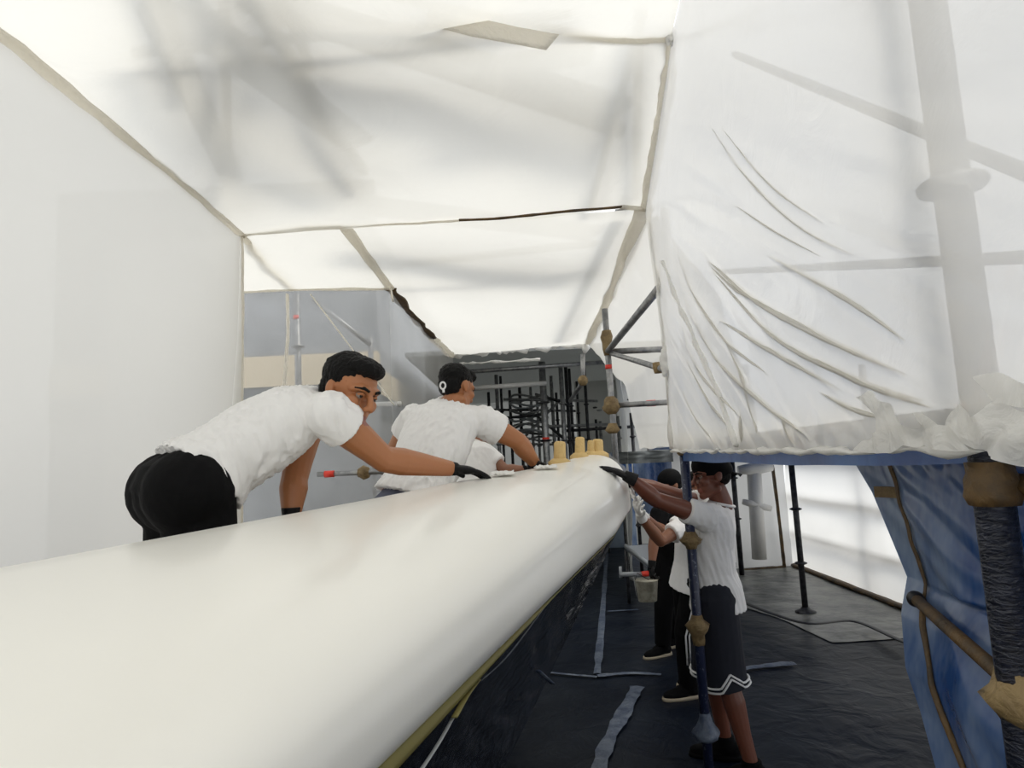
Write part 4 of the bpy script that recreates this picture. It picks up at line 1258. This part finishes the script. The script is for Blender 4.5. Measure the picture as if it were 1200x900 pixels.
# 2: worker seen from behind
pel = at(482, 592, 3.0)
hd = V((0.45, 0.89, 0)); rt = V((0.89, -0.45, 0))
hR, hL = pel + rt * 0.09, pel - rt * 0.09
aR, aL = V((hR.x, hR.y - 0.12, DZ + 0.085)), V((hL.x - 0.05, hL.y - 0.12, DZ + 0.085))
h2, n2 = on_hull(636, 549, 0.03)
person((pel.x, pel.y, DZ), 'worker in white t-shirt and slate shorts seen from behind, leaning over the hull', dict(
    pelvis=pel, neck=at(525, 478, 3.26), mid=at(506, 525, 3.10), head=at(536, 456, 3.24), hf=(0.62, 0.70, -0.35), hu=(0.1, 0.25, 0.95),
    sR=at(566, 494, 3.20), sL=at(486, 492, 3.32), eR=at(607, 517, 3.26), wR=at(627, 543, 3.42), hR=at(640, 548, 3.56),
    eL=at(462, 528, 3.42), wL=at(490, 548, 3.56), hL=at(510, 556, 3.66),
    hipR=hR - V((0, 0, 0.03)), hipL=hL - V((0, 0, 0.03)), kR=(hR + aR) / 2 + hd * 0.06, kL=(hL + aL) / 2 + hd * 0.06, aR=aR, aL=aL,
    tR=aR + hd * 0.17 - V((0, 0, 0.05)), tL=aL + hd * 0.17 - V((0, 0, 0.05))),
    bottom='slate_cloth', fold=(0.35, 0, 1), seed=5, famp=0.024, hk=0.97, arm=1.15, face=True, sleeve=0.5, top_hem=0.05, girth=1.02, sole='black_cloth')
P2 = [o for o in bpy.data.objects if o.name.startswith('person')][-1]
c2 = at(519, 452, 3.10)
tube('white_ring', [c2 + V((0.013 * math.cos(a), -0.004, 0.017 * math.sin(a))) for a in [i * math.pi / 8 for i in range(17)]], 0.0045, 'white_print', P2, seg=8)
tube('white_tab', [c2 + V((0.002, -0.004, -0.018)), c2 + V((0.003, -0.006, -0.034))], 0.006, 'white_print', P2, seg=8)
# 3: worker mostly hidden behind the second
pel = at(548, 590, 3.85)
hd = V((0.75, 0.66, 0)); rt = V((0.66, -0.75, 0))
hR, hL = pel + rt * 0.09, pel - rt * 0.09
aR, aL = V((hR.x - 0.02, hR.y, DZ + 0.085)), V((hL.x - 0.02, hL.y, DZ + 0.085))
person((pel.x, pel.y, DZ), 'stooping worker in white t-shirt mostly hidden behind the one seen from behind', dict(
    pelvis=pel, neck=at(556, 524, 4.05), head=at(560, 505, 4.12), hf=(0.7, 0.6, -0.6), hu=(0.4, 0.4, 0.8),
    sR=at(570, 536, 3.95), sL=at(545, 530, 4.2), eR=at(592, 552, 3.9), wR=at(620, 552, 3.85), hR=at(634, 552, 3.9),
    eL=at(590, 556, 4.2), wL=at(606, 556, 4.0), hL=at(622, 558, 3.95),
    hipR=hR, hipL=hL, kR=(hR + aR) / 2 + hd * 0.1, kL=(hL + aL) / 2 + hd * 0.1, aR=aR, aL=aL,
    tR=aR + hd * 0.17 - V((0, 0, 0.05)), tL=aL + hd * 0.17 - V((0, 0, 0.05))), voxel=0.008, seed=9, skin_m='skin_mid', bottom='grey_cloth', face=True, sole='black_cloth')
# 4: worker in the cap, standing on the walkway
pel = at(838, 690, 3.62)
hd = V((-0.96, 0.28, 0)); rt = V((0.28, 0.96, 0))
hR, hL = pel + rt * 0.09, pel - rt * 0.09
aL = at(879, 872, 3.50); aL.z = 0.09
aR = at(850, 868, 3.80); aR.z = 0.09
a4, n4 = on_hull(726, 566, 0.035)
b4, _ = on_hull(698, 546, 0.02)
c4, _ = on_hull(733, 562, 0.03)
d4, _ = on_hull(713, 548, 0.02)
wl4 = at(724, 566, a4.y if 2.9 < a4.y < 3.8 else 3.3)
print('HULL', a4, b4, c4, d4)
person((pel.x, pel.y, 0), 'worker in black cap, white t-shirt and grey shorts with white hem stripes, behind the post', dict(
    pelvis=pel, neck=at(846, 590, 3.60), mid=at(834, 640, 3.62), head=at(833, 558, 3.58), hf=(-0.985, -0.12, -0.12), hu=(-0.02, 0.05, 1),
    sL=at(826, 606, 3.46), sR=at(836, 596, 3.80), eL=at(768, 585, 3.34), wL=a4 + V((0.02, 0, 0.01)), hL=b4,
    eR=at(772, 574, 3.66), wR=at(735, 563, 3.60), hR=at(712, 550, 3.62),
    hipR=hR - V((0, 0, 0.02)), hipL=hL - V((0, 0, 0.02)), kR=(hR + aR) / 2 + hd * 0.05, kL=(hL + aL) / 2 + hd * 0.04, aR=aR, aL=aL,
    tR=aR + hd * 0.17 - V((0, 0, 0.055)), tL=aL + hd * 0.17 - V((0, 0, 0.055))), skin_m='skin_deep', bottom='grey_cloth', cap='black_cloth',
    fold=(0.25, 0, -1), seed=12, famp=0.016, palm=((-0.5, 0.2, -0.85), (-0.5, 0.2, -0.85)), hem=1.12, stripes=0.0, sleeve=0.40, top_hem=-0.22, girth=0.98, buttock=0.6, k=1.0, voxel=0.005, sole='black_cloth')
# 5: worker behind the post
pel = at(812, 676, 4.65)
hd = V((-0.98, -0.2, 0)); rt = V((-0.2, 0.98, 0))
hR, hL = pel + rt * 0.09, pel - rt * 0.09
aL = at(806, 786, 4.7); aL.z = 0.09
aR = at(822, 784, 4.95); aR.z = 0.09
person((pel.x, pel.y, 0), 'worker in striped black trousers and white gloves, half hidden behind the capped one', dict(
    pelvis=pel, neck=at(818, 598, 4.6), head=at(822, 572, 4.58), hf=(-0.98, -0.1, -0.1), hu=(0, 0, 1),
    sL=at(806, 614, 4.45), sR=at(812, 606, 4.8), eL=at(774, 634, 4.35), wL=at(751, 605, 4.2), hL=at(741, 586, 4.12),
    eR=at(776, 626, 4.75), wR=at(754, 604, 4.5), hR=at(744, 590, 4.4),
    hipR=hR, hipL=hL, kR=(hR + aR) / 2 + hd * 0.06, kL=(hL + aL) / 2 + hd * 0.06, aR=aR, aL=aL,
    tR=aR + hd * 0.17 - V((0, 0, 0.055)), tL=aL + hd * 0.17 - V((0, 0, 0.055))), skin_m='skin_mid', legs='trousers', voxel=0.007, seed=15,
    gloves=('white_glove', 'white_glove'), curl=(0.5, 0.5), palm=((0.6, 0, 0.5), (0.6, 0, 0.5)), top_hem=-0.18)
P5 = [o for o in bpy.data.objects if o.name.startswith('person')][-1]
kL5 = (hL + aL) / 2 + hd * 0.06
for i in range(3):
    o_ = V((-0.03 + 0.03 * i, -0.108, 0))
    tube('side_stripe', [hL + o_ * 1.04 + V((0, -0.008, 0)), hL.lerp(kL5, 0.5) + o_ * 0.95, kL5 + o_ * 0.82, kL5.lerp(aL, 0.55) + o_ * 0.74], 0.006, 'white_print', P5, seg=6)
# 6: worker in black, farthest
pel = at(782, 664, 5.7)
hd = V((-0.9, -0.43, 0)); rt = V((-0.43, 0.9, 0))
hR, hL = pel + rt * 0.09, pel - rt * 0.09
aL = at(776, 745, 5.65); aL.z = 0.09
aR = at(792, 745, 5.9); aR.z = 0.09
person((pel.x, pel.y, 0), 'farthest worker, all in black with black cap, holding a bucket beyond the hull tip', dict(
    pelvis=pel, neck=at(786, 590, 5.65), head=at(785, 569, 5.6), hf=(-0.9, -0.35, -0.2), hu=(0, 0, 1),
    sL=at(773, 602, 5.5), sR=at(797, 600, 5.8), eL=at(766, 634, 5.4), wL=at(764, 662, 5.35), hL=at(763, 684, 5.32),
    eR=at(779, 622, 5.45), wR=at(761, 612, 5.25), hR=at(749, 612, 5.15),
    hipR=hR, hipL=hL, kR=(hR + aR) / 2 + hd * 0.05, kL=(hL + aL) / 2 + hd * 0.05, aR=aR, aL=aL,
    tR=aR + hd * 0.17 - V((0, 0, 0.055)), tL=aL + hd * 0.17 - V((0, 0, 0.055))), skin_m='skin_mid', top='black_cloth', legs='trousers', cap='black_cloth', voxel=0.009, seed=18,
    palm=((0, 0, -1), (0.9, 0.2, 0)), curl=(0.3, 0.9), sleeve=0.6)
# bucket held by the farthest worker
bc = at(759, 704, 5.32)
bk = empty('bucket', bc, 'small stained pale bucket hanging from the hand of the worker in black', 'bucket')
bt = bc + V((0, 0, 0.16))
tube('pail', [bc, bc + V((0, 0, 0.004)), bt, bt + V((0, 0, 0.006))], [0.072, 0.074, 0.092, 0.096], 'bucket', bk, seg=20)
tube('bail', [bt + V((-0.09, 0, 0)), bt + V((-0.07, 0, 0.06)), at(763, 681, 5.3), bt + V((0.08, 0, 0.05)), bt + V((0.09, 0, 0))], 0.004, 'steel_dark', bk, seg=6)

p_, n_ = on_hull(588, 558, 0.004)
wipe(p_, n_, 0.07, 0.05, 'white wiping cloth under the fingertips of the worker facing the camera', 1)
p_, n_ = on_hull(640, 550, 0.004)
wipe(p_, n_, 0.06, 0.05, 'white wiping cloth beside the hand of the worker seen from behind', 4)
wipe(at(738, 576, 3.62), V((0.8, -0.3, 0.3)), 0.06, 0.06, 'white wiping cloth wrapped on the hull tip edge under the white glove', 7)
